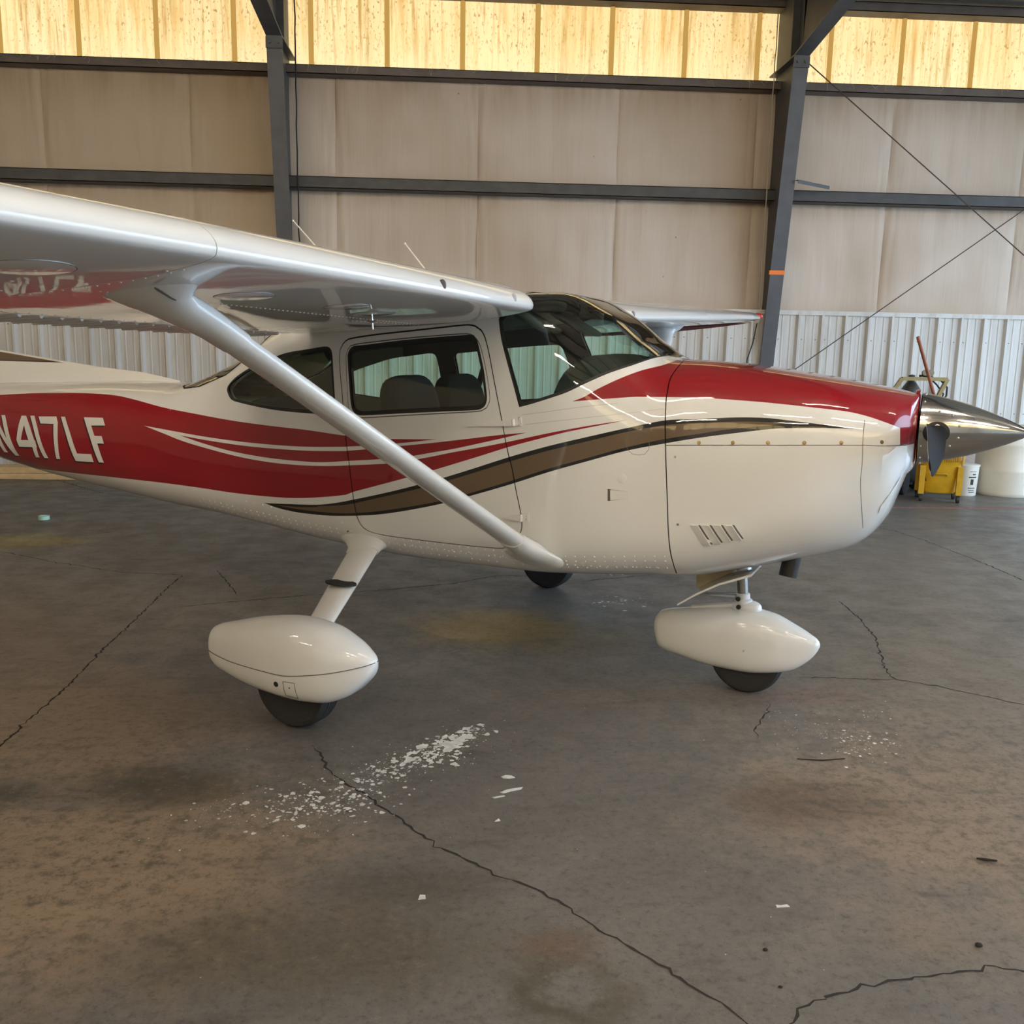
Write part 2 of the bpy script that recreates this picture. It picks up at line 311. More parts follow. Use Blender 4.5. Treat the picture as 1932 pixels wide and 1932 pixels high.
# ------------------------------------------------------------------ setting: floor, walls, roof
fl=mesh('floor',[(HX0,HY0,0),(HX1,HY0,0),(HX1,HY1,0),(HX0,HY1,0)],[(0,1,2,3)],FLOORM); tag(fl,'worn grey concrete hangar floor with cracks and stains','floor',kind='structure')
gr=mesh('ground',[(HX1,HY0-30,-.005),(HX1+60,HY0-30,-.005),(HX1+60,HY1+30,-.005),(HX1,HY1+30,-.005)],[(0,1,2,3)],OUTG); tag(gr,'pale concrete apron outside the hangar door','ground',kind='structure')
CR={
'c1': [(-0.54,-1.43),(-0.49,-1.53),(-0.42,-1.7),(-0.36,-1.78),(-0.27,-1.87),(-0.17,-2.01),(-0.05,-2.16),(0.01,-2.24),(0.1,-2.32),(0.21,-2.42),(0.29,-2.47),(0.38,-2.56),(0.43,-2.63),(0.47,-2.69),(0.55,-2.77),(0.61,-2.84),(0.67,-2.92),(0.74,-2.99),(0.78,-3.06),(0.82,-3.14),(.95,-3.4)],
'c2': [(-1.79,-1.69),(-1.8,-1.44),(-1.81,-1.14),(-1.82,-0.72),(-1.86,-0.15),(-1.88,0.4),(-1.92,1.02),(-1.93,1.47)],
'c3': [(-1.93,1.48),(-2.38,1.54),(-3.01,1.86),(-3.57,2.22)],'c3b': [(-1.73,1.63),(-1.55,1.24),(-1.4,0.9)],
'c4': [(-1.7,0.64),(-1.15,0.86),(-0.54,1.04),(0.04,1.27),(0.35,1.51),(0.89,1.44)],
'c5': [(2.64,0.85),(2.6,0.44),(2.53,0.05),(2.41,-0.29),(2.31,-0.58),(2.31,-0.68),(2.5,-0.79),(2.77,-1.02),(2.89,-1.12),(3.6,-1.6)],
'c6': [(1.8,-0.64),(2.06,-0.66),(2.31,-0.68)],'c7': [(1.54,-0.95),(1.54,-1.01),(1.45,-1.17),(1.39,-1.26),(1.35,-1.4)],
'c8': [(4.08,3.81),(4.22,3.39),(4.3,2.94),(4.33,2.04),(4.31,1.42),(4.28,0.9)],
'c9': [(0.85,-3.09),(0.98,-2.99),(1.11,-2.95),(1.24,-2.92),(1.39,-2.9),(1.5,-2.87),(1.6,-2.9),(1.68,-2.91),(2.2,-3.0)],
'c10': [(0.92,1.33),(1.25,1.45),(1.55,1.57)],'c11': [(-4.86,6.23),(-3.94,5.23),(-3.31,4.89)]}
CW={'c1':.0095,'c2':.011,'c3':.008,'c3b':.008,'c4':.011,'c5':.010,'c6':.007,'c7':.007,'c8':.012,'c9':.008,'c10':.012,'c11':.013}
for k,pts in CR.items():
    q=[]
    for (a,b),(c,d) in zip(pts[:-1],pts[1:]):
        L=math.hypot(c-a,d-b); n=max(1,int(L/.025))
        for i in range(n):
            t=i/n; j=.0 if i==0 else .0055
            q.append((a+(c-a)*t+random.gauss(0,j),b+(d-b)*t+random.gauss(0,j)))
    q.append(pts[-1]); v=[];f=[]
    for i,(x,y) in enumerate(q):
        x0,y0=q[max(0,i-1)];x1,y1=q[min(len(q)-1,i+1)]; l=math.hypot(x1-x0,y1-y0)+1e-9; nx,ny=-(y1-y0)/l,(x1-x0)/l
        e=min(1,i/3,(len(q)-1-i)/3)*random.uniform(.35,1.25); h=CW[k]/2*max(e,.12)
        v+=[(x+nx*h,y+ny*h,.0008),(x-nx*h,y-ny*h,.0008)]
        if i: f.append((2*i-2,2*i-1,2*i+1,2*i))
    mesh('crack',v,f,CRACKM,fl)
# dried paint spatter: flat irregular flakes lying on the concrete
def flakes(name,clusters,mat,parent,z=.0012):
    v=[];f=[]
    for (cx,cy,sx,sy,ang,n,smin,smax) in clusters:
        ca,sa=math.cos(ang),math.sin(ang)
        for _ in range(n):
            u,w_=random.gauss(0,sx),random.gauss(0,sy); x=cx+ca*u-sa*w_; y=cy+sa*u+ca*w_; r=smin*(smax/smin)**(random.random()**2.6)
            k=random.randint(6,10); el=random.uniform(.45,1); rot=random.uniform(0,math.pi); b=len(v)
            for j in range(k):
                a=2*math.pi*j/k; rr=r*random.uniform(.5,1.15); px,py=rr*math.cos(a),rr*el*math.sin(a)
                v.append((x+px*math.cos(rot)-py*math.sin(rot),y+px*math.sin(rot)+py*math.cos(rot),z+random.uniform(0,.0006)))
            f.append(tuple(range(b,b+k)))
    o=mesh(name,v,f,mat,parent); o['kind']='stuff'; return o
flakes('paint_spatter',[(-.06,-1.53,.10,.065,.85,320,.002,.022),(.03,-1.42,.08,.035,.85,200,.002,.032),(.05,-1.42,.04,.012,.85,60,.008,.03),(.12,-1.31,.05,.025,.9,110,.002,.02),(-.25,-1.72,.11,.07,.7,320,.0015,.016),(-.45,-1.95,.15,.08,.3,520,.0015,.016),(0,-1.5,.25,.13,.6,160,.001,.006),(-.78,-1.98,.08,.05,.2,50,.0015,.008),
  (1.77,-1.42,.10,.09,.5,170,.002,.014),(1.62,-1.2,.12,.12,.5,40,.0015,.007),(1.95,-1.1,.1,.08,.5,40,.002,.008),(1.11,.8,.09,.10,.4,110,.002,.018),(1.15,1.55,.05,.04,0,30,.003,.016),(.9,-1.3,.9,.9,0,70,.001,.004),(-.6,-2.3,.9,.5,0,40,.001,.003)],SPLATM,fl)
def flake_shape(name,pts,parent):
    b=MB(); b.prism(pts,2,.0008,.003); return b.build(name,SPLATM,parent,smooth=False)
flake_shape('paint_flake',[(.232,-1.735),(.25,-1.722),(.272,-1.726),(.285,-1.742),(.262,-1.75),(.24,-1.747)],fl)
flake_shape('paint_flake',[(.222,-1.862),(.25,-1.84),(.285,-1.828),(.31,-1.822),(.302,-1.838),(.262,-1.853),(.235,-1.868)],fl)
flake_shape('paint_flake',[(-.05,-2.53),(-.028,-2.526),(-.03,-2.507),(-.046,-2.506)],fl); flake_shape('paint_flake',[(1.02,-2.597),(1.06,-2.595),(1.055,-2.583),(1.035,-2.588),(1.02,-2.585)],fl)
flake_shape('paint_flake',[(.19,-1.9),(.235,-1.885),(.24,-1.89),(.2,-1.906)],fl); flake_shape('paint_flake',[(.195,-2.075),(.215,-2.07),(.21,-2.055)],fl)
b=MB(); b.box(2.2,HX1-.3,4.70,4.755,.0003,.0010); b.build('floor_line',FLOORRED,fl,smooth=False)
# back wall -------------------------------------------------------
Z_LIN, Z_G2A, Z_G2B, Z_G1A, Z_G1B, Z_SKY = 2.22, 3.55, 3.685, 4.86, 4.96, 5.80
YW=6.86
wb=MB(); wb.box(HX0,HX1,HY1,HY1+.05,0,6.0); wall=wb.build('wall_back',COLSTEEL,smooth=False); tag(wall,'long back wall of the hangar behind the airplane','wall',kind='structure')
# ribbed liner sheets, three ribs each
def ribbed(width, ribs, z0, z1, y0, depth, n_minor=2, out=-1, rib_w=.075, top_w=.03):
    pts=[]; p=width/ribs
    for i in range(ribs):
        x=i*p
        pts+=[(x,0),(x+.006,0)]
        a=x+p*.5-rib_w/2
        # minor beads
        for mx in (x+p*.17,): pts+=[(mx-.014,0),(mx-.006,.006),(mx+.006,.006),(mx+.014,0)]
        pts+=[(a,0),(a+(rib_w-top_w)/2,depth),(a+(rib_w+top_w)/2,depth),(a+rib_w,0)]
        for mx in (x+p*.83,): pts+=[(mx-.014,0),(mx-.006,.006),(mx+.006,.006),(mx+.014,0)]
    pts.append((width-.001,0))
    v=[];f=[]
    for i,(x,d) in enumerate(pts):
        v+=[(x,y0+out*d,z0),(x,y0+out*d,z1)]
        if i: f.append((2*i-2,2*i,2*i+1,2*i-1))
    return v,f
PW=.9144; YL=6.62
v,f=ribbed(PW,3,0.02,Z_LIN-.05,0,.042,top_w=.028)
n=0; x=-8.6; proto=None; screws=MB()
while x<HX1-PW:
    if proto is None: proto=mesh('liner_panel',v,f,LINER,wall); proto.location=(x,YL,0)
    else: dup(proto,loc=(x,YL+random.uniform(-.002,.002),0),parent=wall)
    for zz in (1.86,.95):
        for k in range(3):
            screws.blob((x+PW/3*(k+.5)+.055,YL-.004,zz),(.007,.006,.007),1,6,4)
        screws.blob((x+PW/3*1.5-.07,YL-.004,zz),(.007,.006,.007),1,6,4)
    x+=PW
so=screws.build('liner_screw',simple('screw_head',(.16,.14,.12),.5,metal=.5),wall); so['kind']='stuff'
b=MB(); b.box(HX0,HX1,YL-.03,YL+.015,Z_LIN-.055,Z_LIN); b.box(HX0,HX1,YL+.015,YW+.03,Z_LIN-.012,Z_LIN); b.build('liner_cap_trim',LINER,wall,smooth=False)
b=MB(); b.box(HX0,HX1,YL-.012,YL+.02,0,.10); b.build('base_flashing',simple('dirty_base_steel',(.25,.21,.17),.6,vary=.3,bscale=5),wall,smooth=False)
# insulation blankets between the girts, pillowed, with creased edges
def blanket(name,x0,x1,z0,z1,seed):
    r=np.random.default_rng(seed); nx,nz=44,14; v=[];f=[]; ph=r.uniform(0,6,4)
    for j in range(nz+1):
        tz=j/nz
        for i in range(nx+1):
            tx=i/nx; x=x0+(x1-x0)*tx; z=z0+(z1-z0)*tz
            ed=min(tx,1-tx)*(x1-x0); bulge=.035*(1-(2*tz-1)**4)*(1-math.exp(-ed/.12))
            cre=.010*math.exp(-((ed-.06)/.07)**2)*math.sin(x*95+ph[0]+1.5*math.sin(z*3+ph[1]))+.004*math.exp(-ed/.03)
            wav=.006*math.sin(x*5+ph[2])*math.sin(tz*math.pi)+.004*math.sin(x*17+z*2+ph[3])*math.sin(tz*math.pi)
            fold=-.02*math.exp(-(ed/.02)**2)
            v.append((x,YW-bulge-cre-wav-fold*.6,z))
    for j in range(nz):
        for i in range(nx):
            a=j*(nx+1)+i; f.append((a,a+1,a+nx+2,a+nx+1))
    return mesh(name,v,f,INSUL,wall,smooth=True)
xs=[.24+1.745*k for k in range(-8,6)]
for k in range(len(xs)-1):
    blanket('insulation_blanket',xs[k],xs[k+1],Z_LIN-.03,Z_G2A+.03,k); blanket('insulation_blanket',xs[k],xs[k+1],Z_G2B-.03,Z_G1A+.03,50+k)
# girts: channel sections
def girt(z0,z1,ya,yb):
    b=MB(); t=.008
    b.box(HX0,HX1,ya,yb,z1-t,z1); b.box(HX0,HX1,ya,ya+t,z0,z1); b.box(HX0,HX1,ya,yb,z0,z0+t); b.box(HX0,HX1,ya+t,ya+.05,z1-.03,z1-t-.001)
    return b.build('girt',DARKSTEEL,wall,smooth=False)
girt(Z_G2A,Z_G2B,6.62,6.84); girt(Z_G1A,Z_G1B,6.66,6.88).data.materials[0]=DUSTYSTEEL; girt(Z_SKY,Z_SKY+.11,6.68,6.9).data.materials[0]=DUSTYSTEEL; girt(2.1,2.2,6.66,6.84)
# cobweb-like fibres hanging from the upper girt
b=MB()
for _ in range(70):
    x=random.uniform(-5.5,7.2); z=Z_G1B+random.uniform(-.02,.01); L=random.uniform(.03,.16); a=random.uniform(-1,1)
    pts=[(x+L*t*math.sin(a)+random.gauss(0,.006),6.65-random.uniform(0,.03),z-L*t*math.cos(a)*random.uniform(-.3,1)) for t in (0,.3,.6,1)]
    b.tube(pts,.0016,3)
wf=b.build('insulation_wisp',simple('dusty_fibre',(.52,.42,.25),.9),wall); wf['kind']='stuff'
# translucent strip: window_1 with its sheets
def skylight(name,y,z0,z1,x0,x1,flip=1):
    root=empty(name,((x0+x1)/2,y,z0)); p=None; W=.9144; x=x0
    v=[(-.0,0,0),(W,0,0),(W,0,z1-z0),(0,0,z1-z0)]
    b=MB(); b.add([(.0,.0,0),(W-.03,.0,0),(W-.03,.0,z1-z0),(.0,0,z1-z0)],[(0,1,2,3)])
    rb=MB(); r=.032
    rb.add([(W-.03-r,0,0),(W-.03-r*.5,-flip*.03,0),(W-.03+r*.5,-flip*.03,0),(W-.03+r,0,0),(W-.03-r,0,z1-z0),(W-.03-r*.5,-flip*.03,z1-z0),(W-.03+r*.5,-flip*.03,z1-z0),(W-.03+r,0,z1-z0)],[(0,1,5,4),(1,2,6,5),(2,3,7,6)])
    while x<x1:
        if p is None:
            p=b.build('fibreglass_panel',FIBRE,root,smooth=False); q=rb.build('panel_lap_rib',FIBRE_RIB,p,smooth=False); p.location=(x-(x0+x1)/2,0,0)
        else:
            pp=dup(p,loc=(x-(x0+x1)/2,random.uniform(-.004,.004),0),parent=root); dup(q,parent=pp)
        x+=W
    tag(root,'strip of yellowed translucent panels high on the wall' if flip>0 else 'translucent panel strip on the opposite wall','window',kind='structure'); return root
skylight('window_1',YW+.03,Z_G1B-.02,Z_SKY+.02,.041-(.9144-.03)-.9144*14,HX1)
# opposite wall, end wall, roof
b=MB(); b.box(HX0,HX1,HY0-.05,HY0,0,4.6); b.box(HX0,HX1,HY0-.05,HY0,5.85,6.1); o=b.build('wall_front',NEARWALL,smooth=False); tag(o,'pale wall on the near side of the hangar','wall',kind='structure')
skylight('window_2',HY0-.02,4.6,5.85,HX0,HX1,-1)
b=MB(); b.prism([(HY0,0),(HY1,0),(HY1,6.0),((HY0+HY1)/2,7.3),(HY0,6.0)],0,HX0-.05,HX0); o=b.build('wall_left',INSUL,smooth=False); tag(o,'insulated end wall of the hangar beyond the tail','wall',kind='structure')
YM=(HY0+HY1)/2
b=MB(); b.prism([(HY0,4.75),(HY1,4.75),(HY1,6.0),(YM,7.3),(HY0,6.0)],0,HX1,HX1+.05); o=b.build('wall_right',LINER,smooth=False); tag(o,'gable wall above the open hangar door','wall',kind='structure')
b=MB(); b.box(HX1-.05,HX1+.25,HY1-1.0,HY1,0,4.75); b.box(HX1-.05,HX1+.25,HY0,HY0+1.0,0,4.75); b.box(HX1-.05,HX1+.25,HY0,HY1,4.75,5.05); o=b.build('door_1',COLSTEEL,smooth=False); tag(o,'steel frame of the wide open hangar door','door',kind='structure')
b=MB(); b.prism([(HY0-.1,6.0),(YM,7.3),(HY1+.1,6.0),(HY1+.1,6.08),(YM,7.38),(HY0-.1,6.08)],0,HX0,HX1); ce=b.build('ceiling',ROOFM,smooth=False); tag(ce,'white insulated gable roof of the hangar','ceiling',kind='structure')
for s in (-1,1):
    for k in range(6):
        y=YM+s*(.6+1.6*k); z=7.3-1.3*abs(y-YM)/((HY1-HY0)/2)
        b=MB(); b.box(HX0,HX1,y-.03,y+.03,z-.22,z-.02); b.build('purlin',DARKSTEEL,ce,smooth=False)
# rigid frames: tapered column and rafter
def frame(xc,label,band=False):
    root=empty('steel_column',(xc,6.78,0)); h=.088; L=lambda y: y-6.78
    yi=lambda z: 6.585-.152*max(0,z-1.22); zk=5.06; t=.018
    b=MB(); b.prism([(L(yi(0)),0),(L(yi(0))+t,0),(L(yi(0))+t,1.22),(L(yi(zk))+t,zk),(L(yi(zk)),zk),(L(yi(0)),1.22)],0,-h,h); b.build('inner_flange',COLSTEEL,root,smooth=False)
    b=MB(); b.prism([(L(yi(0))+t,0),(L(6.9),0),(L(6.9),5.95),(L(5.9),5.95),(L(yi(zk))+t,zk),(L(yi(0))+t,1.22)],0,-.006,.006); b.build('web',COLSTEEL,root,smooth=False)
    b=MB(); b.box(-h,h,L(6.9),L(6.918),0,5.98); b.build('outer_flange',COLSTEEL,root,smooth=False)
    b=MB(); b.box(-h-.02,h+.02,-.24,.1,0,.02); b.build('base_plate',COLSTEEL,root,smooth=False)
    b=MB(); b.box(-h,h,L(yi(zk)),L(6.9),zk-.004,zk+.012); b.build('knee_stiffener',COLSTEEL,root,smooth=False)
    b=MB(); b.box(-h,h,L(6.14),L(6.165),zk,5.97); b.build('end_plate',DARKSTEEL,root,smooth=False)
    b=MB(); b.box(-h-.005,h+.005,L(yi(4.98))-.012,L(yi(4.98)),4.93,5.05)
    for s in (-1,1): b.lathe([(.016,0),(.016,.02),(0,.021)],6,axis_matrix((s*.045,L(yi(4.98))-.012,4.99),(0,-1,0)))
    b.build('bolted_plate',COLSTEEL,root,smooth=False)
    r=empty('rafter_frame') if False else None
    y0,z0=yi(zk),zk; sl=.13
    def raf(y): return z0+sl*(y0-y)
    b=MB(); b.prism([(L(y0),raf(y0)),(L(y0),raf(y0)+t),(L(YM),raf(YM)+t),(L(YM),raf(YM))],0,-h,h); b.build('rafter_flange',COLSTEEL,root,smooth=False)
    b=MB(); b.prism([(L(y0),raf(y0)+t),(L(YM),raf(YM)+t),(L(YM),7.25),(L(y0),5.98)],0,-.006,.006); b.build('rafter_web',COLSTEEL,root,smooth=False)
    if band:
        b=MB(); z=2.66; b.prism([(L(yi(z-.025))-.004,z-.025),(L(yi(z-.025))+t+.004,z-.025),(L(yi(z+.025))+t+.004,z+.025),(L(yi(z+.025))-.004,z+.025)],0,-h-.012,h+.004); b.build('orange_tape_band',ORANGE,root,smooth=False)
        b=MB(); Mt=Matrix.Translation((h,L(6.17),3.70))@Matrix.Rotation(math.radians(33),4,'Z'); b.box(0,.62,-.03,-.025,-.02,.02,M=Mt); b.box(0,.62,-.03,.01,.015,.02,M=Mt); b.build('girt_brace',COLSTEEL,root,smooth=False)
    tag(root,label,'column',kind='structure'); return root
frame(-2.06,'grey steel column behind the near wing'); frame(3.95,'grey steel column with an orange tape band',True); frame(-8.1,'grey steel column out of view by the tail'); frame(9.9,'grey steel column beside the open door')
for xc in (-8.1,-2.06,3.95,9.9):     # the other half of each frame
    b=MB(); h=.088
    b.prism([(HY0+.05,0),(HY0+.3,0),(HY0+.95,5.06),(YM,6.2),(YM,6.5),(HY0+.05,5.95)],0,xc-h,xc+h); o=b.build('steel_frame',COLSTEEL,smooth=False); tag(o,'grey steel frame on the near wall of the hangar','frame',group='steel frames on the near wall',kind='structure')
# brace rods, cords on the columns
b=MB(); b.tube([(4.1,6.40,5.15),(9.8,6.40,.95)],.007,6); o=b.build('brace_rod',RODM); tag(o,'thin brace rod slanting down to the right across the wall','rod',kind='structure')
b=MB(); b.tube([(4.12,6.44,1.36),(9.8,6.44,5.5)],.007,6); o=b.build('brace_rod',RODM); tag(o,'thin brace rod rising to the right above the cowling','rod',kind='structure')
b=MB(); pts=[(-1.93+random.gauss(0,.003),6.60,5.9-.15*i) for i in range(39)]; b.tube(pts,.009,6); o=b.build('power_cord',CABLEM); tag(o,'black cord hanging down beside the left steel column','cord')
b=MB(); pts=[(3.83+random.gauss(0,.004),6.60,5.7-.19*i) for i in range(19)]+[(3.85,6.60,2.1),(3.8,6.57,1.98)]; b.tube(pts,.0065,6); o=b.build('pale_cable',LIGHTCABLE); tag(o,'pale cable clipped along the edge of the banded column','cable')
b=MB(); pts=[(3.8,6.57,2.05),(3.76,6.56,1.8),(3.70,6.56,1.6),(3.69,6.56,1.2),(3.70,6.56,.6),(3.68,6.56,.01)]; b.tube(pts,.007,6); o=b.build('loose_cord',CABLEM); tag(o,'thin dark cord hanging on the ribbed wall below the far wing tip','cord')
# fluorescent fixtures under the roof
first=None
LAMPS=[(-9,-6.5),(-4.5,-6.5),(0,-6.5),(4.5,-6.5),(-6.5,-3.2),(-2,-3.2),(2.5,-3.2),(7,-3.2),(-6,-9.3),(-1,-9.3),(4,-9.3)]  # unseen row by the near wall is added for extra fill light
for i,(x,y) in enumerate(LAMPS):
    if first is None:
        first=empty('ceiling_lamp',(x,y,5.6)); b=MB(); b.box(-1.22,1.22,-.035,.035,0,.06); hs=b.build('housing',simple('white_lamp_housing',(.7,.7,.68),.5),first,smooth=False)
        tm,nt,bb=new_mat('lit_tube'); em=nt.nodes.new('ShaderNodeEmission'); em.inputs[0].default_value=(*TUBE_COLOR,1); em.inputs[1].default_value=TUBE_POWER; nt.links.new(em.outputs[0],nt.nodes['Material Output'].inputs[0])
        tb=[]
        for s in (-.07,.07):
            b=MB(); b.tube([(-1.19,s,-.005),(1.19,s,-.005)],.019,8); tb.append(b.build('lamp_tube',tm,first))
        wr=[]
        for sx in (-.9,.9):
            b=MB(); b.tube([(sx,0,.06),(sx,0,.75)],.006,4); wr.append(b.build('hanger',DARKSTEEL,first))
        tag(first,'twin-tube fluorescent fixture hung under the hangar roof','lamp',group='fluorescent fixtures'); src=[hs,*tb,*wr]
    else:
        r=dup(first,loc=(x,y,5.6))
        for s_ in src: dup(s_,parent=r)
    lamp=first if i==0 else r
    rank=('nearest','second','third','farthest')[sorted([-q[0] for q in LAMPS if q[1]==y]).index(-x)]
    lamp['label']='fluorescent fixture %s to the open door in the row %s'%(rank,{-6.5:'over the camera side',-3.2:'under the roof ridge',-9.3:'added as fill along the near wall'}[y])
# ------------------------------------------------------------------ fuselage shape
# fuselage stations: x, top z, bottom z, widest z, half width, upper exponent, lower exponent, taper
ST=[(-5.3,1.301,1.007,1.16,.05,2.2,2.2,0),(-4.2,1.332,.88,1.14,.21,2.4,2.4,0),(-3.0,1.37,.728,1.1,.366,3.0,2.6,0),
(-2.3,1.397,.678,1.06,.46,3.3,2.8,0),(-1.75,1.40,.652,1.02,.528,3.3,3.2,0),(-1.3,1.558,.637,1.0,.556,2.7,3.6,.05),
(-.9,1.76,.609,.98,.579,3.6,4.0,.08),(-.5,1.886,.573,.98,.591,5.0,4.4,.1),(.1,1.913,.545,.98,.604,6.0,4.6,.1),
(.55,1.916,.550,.98,.603,5.5,4.6,.1),(.75,1.915,.554,.98,.602,5.0,4.6,.1),(.95,1.833,.570,.98,.593,4.0,4.6,.06),
(1.15,1.687,.586,1.0,.579,3.5,4.4,.02),(1.3,1.606,.600,1.02,.568,3.4,4.2,0),(1.45,1.601,.61,1.04,.563,3.6,4.0,0),
(1.7,1.578,.664,1.06,.547,3.8,3.4,0),(1.95,1.545,.735,1.08,.515,3.8,3.0,0),(2.15,1.513,.805,1.1,.439,3.4,2.7,0),
(2.27,1.492,.94,1.12,.362,3.2,2.5,0),(2.33,1.478,1.13,1.2,.268,3,2.4,0)]
def _pchip(X,Y):
    n=len(X);h=[X[i+1]-X[i] for i in range(n-1)];d=[(Y[i+1]-Y[i])/h[i] for i in range(n-1)]
    m=[0]*n;m[0]=d[0];m[-1]=d[-1]
    for i in range(1,n-1):
        if d[i-1]*d[i]>0:
            a=2*h[i]+h[i-1];b=h[i]+2*h[i-1];m[i]=(a+b)/(a/d[i-1]+b/d[i])
    def f(x):
        x=min(max(x,X[0]),X[-1])
        i=0
        while i<n-2 and x>X[i+1]: i+=1
        t=(x-X[i])/h[i]
        return (2*t**3-3*t*t+1)*Y[i]+(t**3-2*t*t+t)*h[i]*m[i]+(-2*t**3+3*t*t)*Y[i+1]+(t**3-t*t)*h[i]*m[i+1]
    return f
_X=[s[0] for s in ST]
_F=[_pchip(_X,[s[i] for s in ST]) for i in range(1,8)]
def sec(x): return [f(x) for f in _F]
def S(x,t,P=None):
    "point on the right-hand (y<0) skin; t = 0 on top, pi at the keel"
    zt,zb,zm,w,nu,nl,k=P or sec(x)
    a=abs(math.sin(t));c=math.cos(t)
    n=nu if c>=0 else nl
    r=(a**n+abs(c)**n)**(-1/n)
    b=r*c
    if c>=0: return (x,-w*r*a*(1-k*b),zm+(zt-zm)*b)
    return (x,-w*r*a,zm+(zm-zb)*b)
def t_of_z(x,z):
    zt,zb,zm,w,nu,nl,k=sec(x)
    c=(z-zm)/(zt-zm) if z>=zm else (z-zm)/(zm-zb)
    c=max(-1,min(1,c)); n=nu if c>=0 else nl
    return math.atan2((1-abs(c)**n)**(1/n),c)
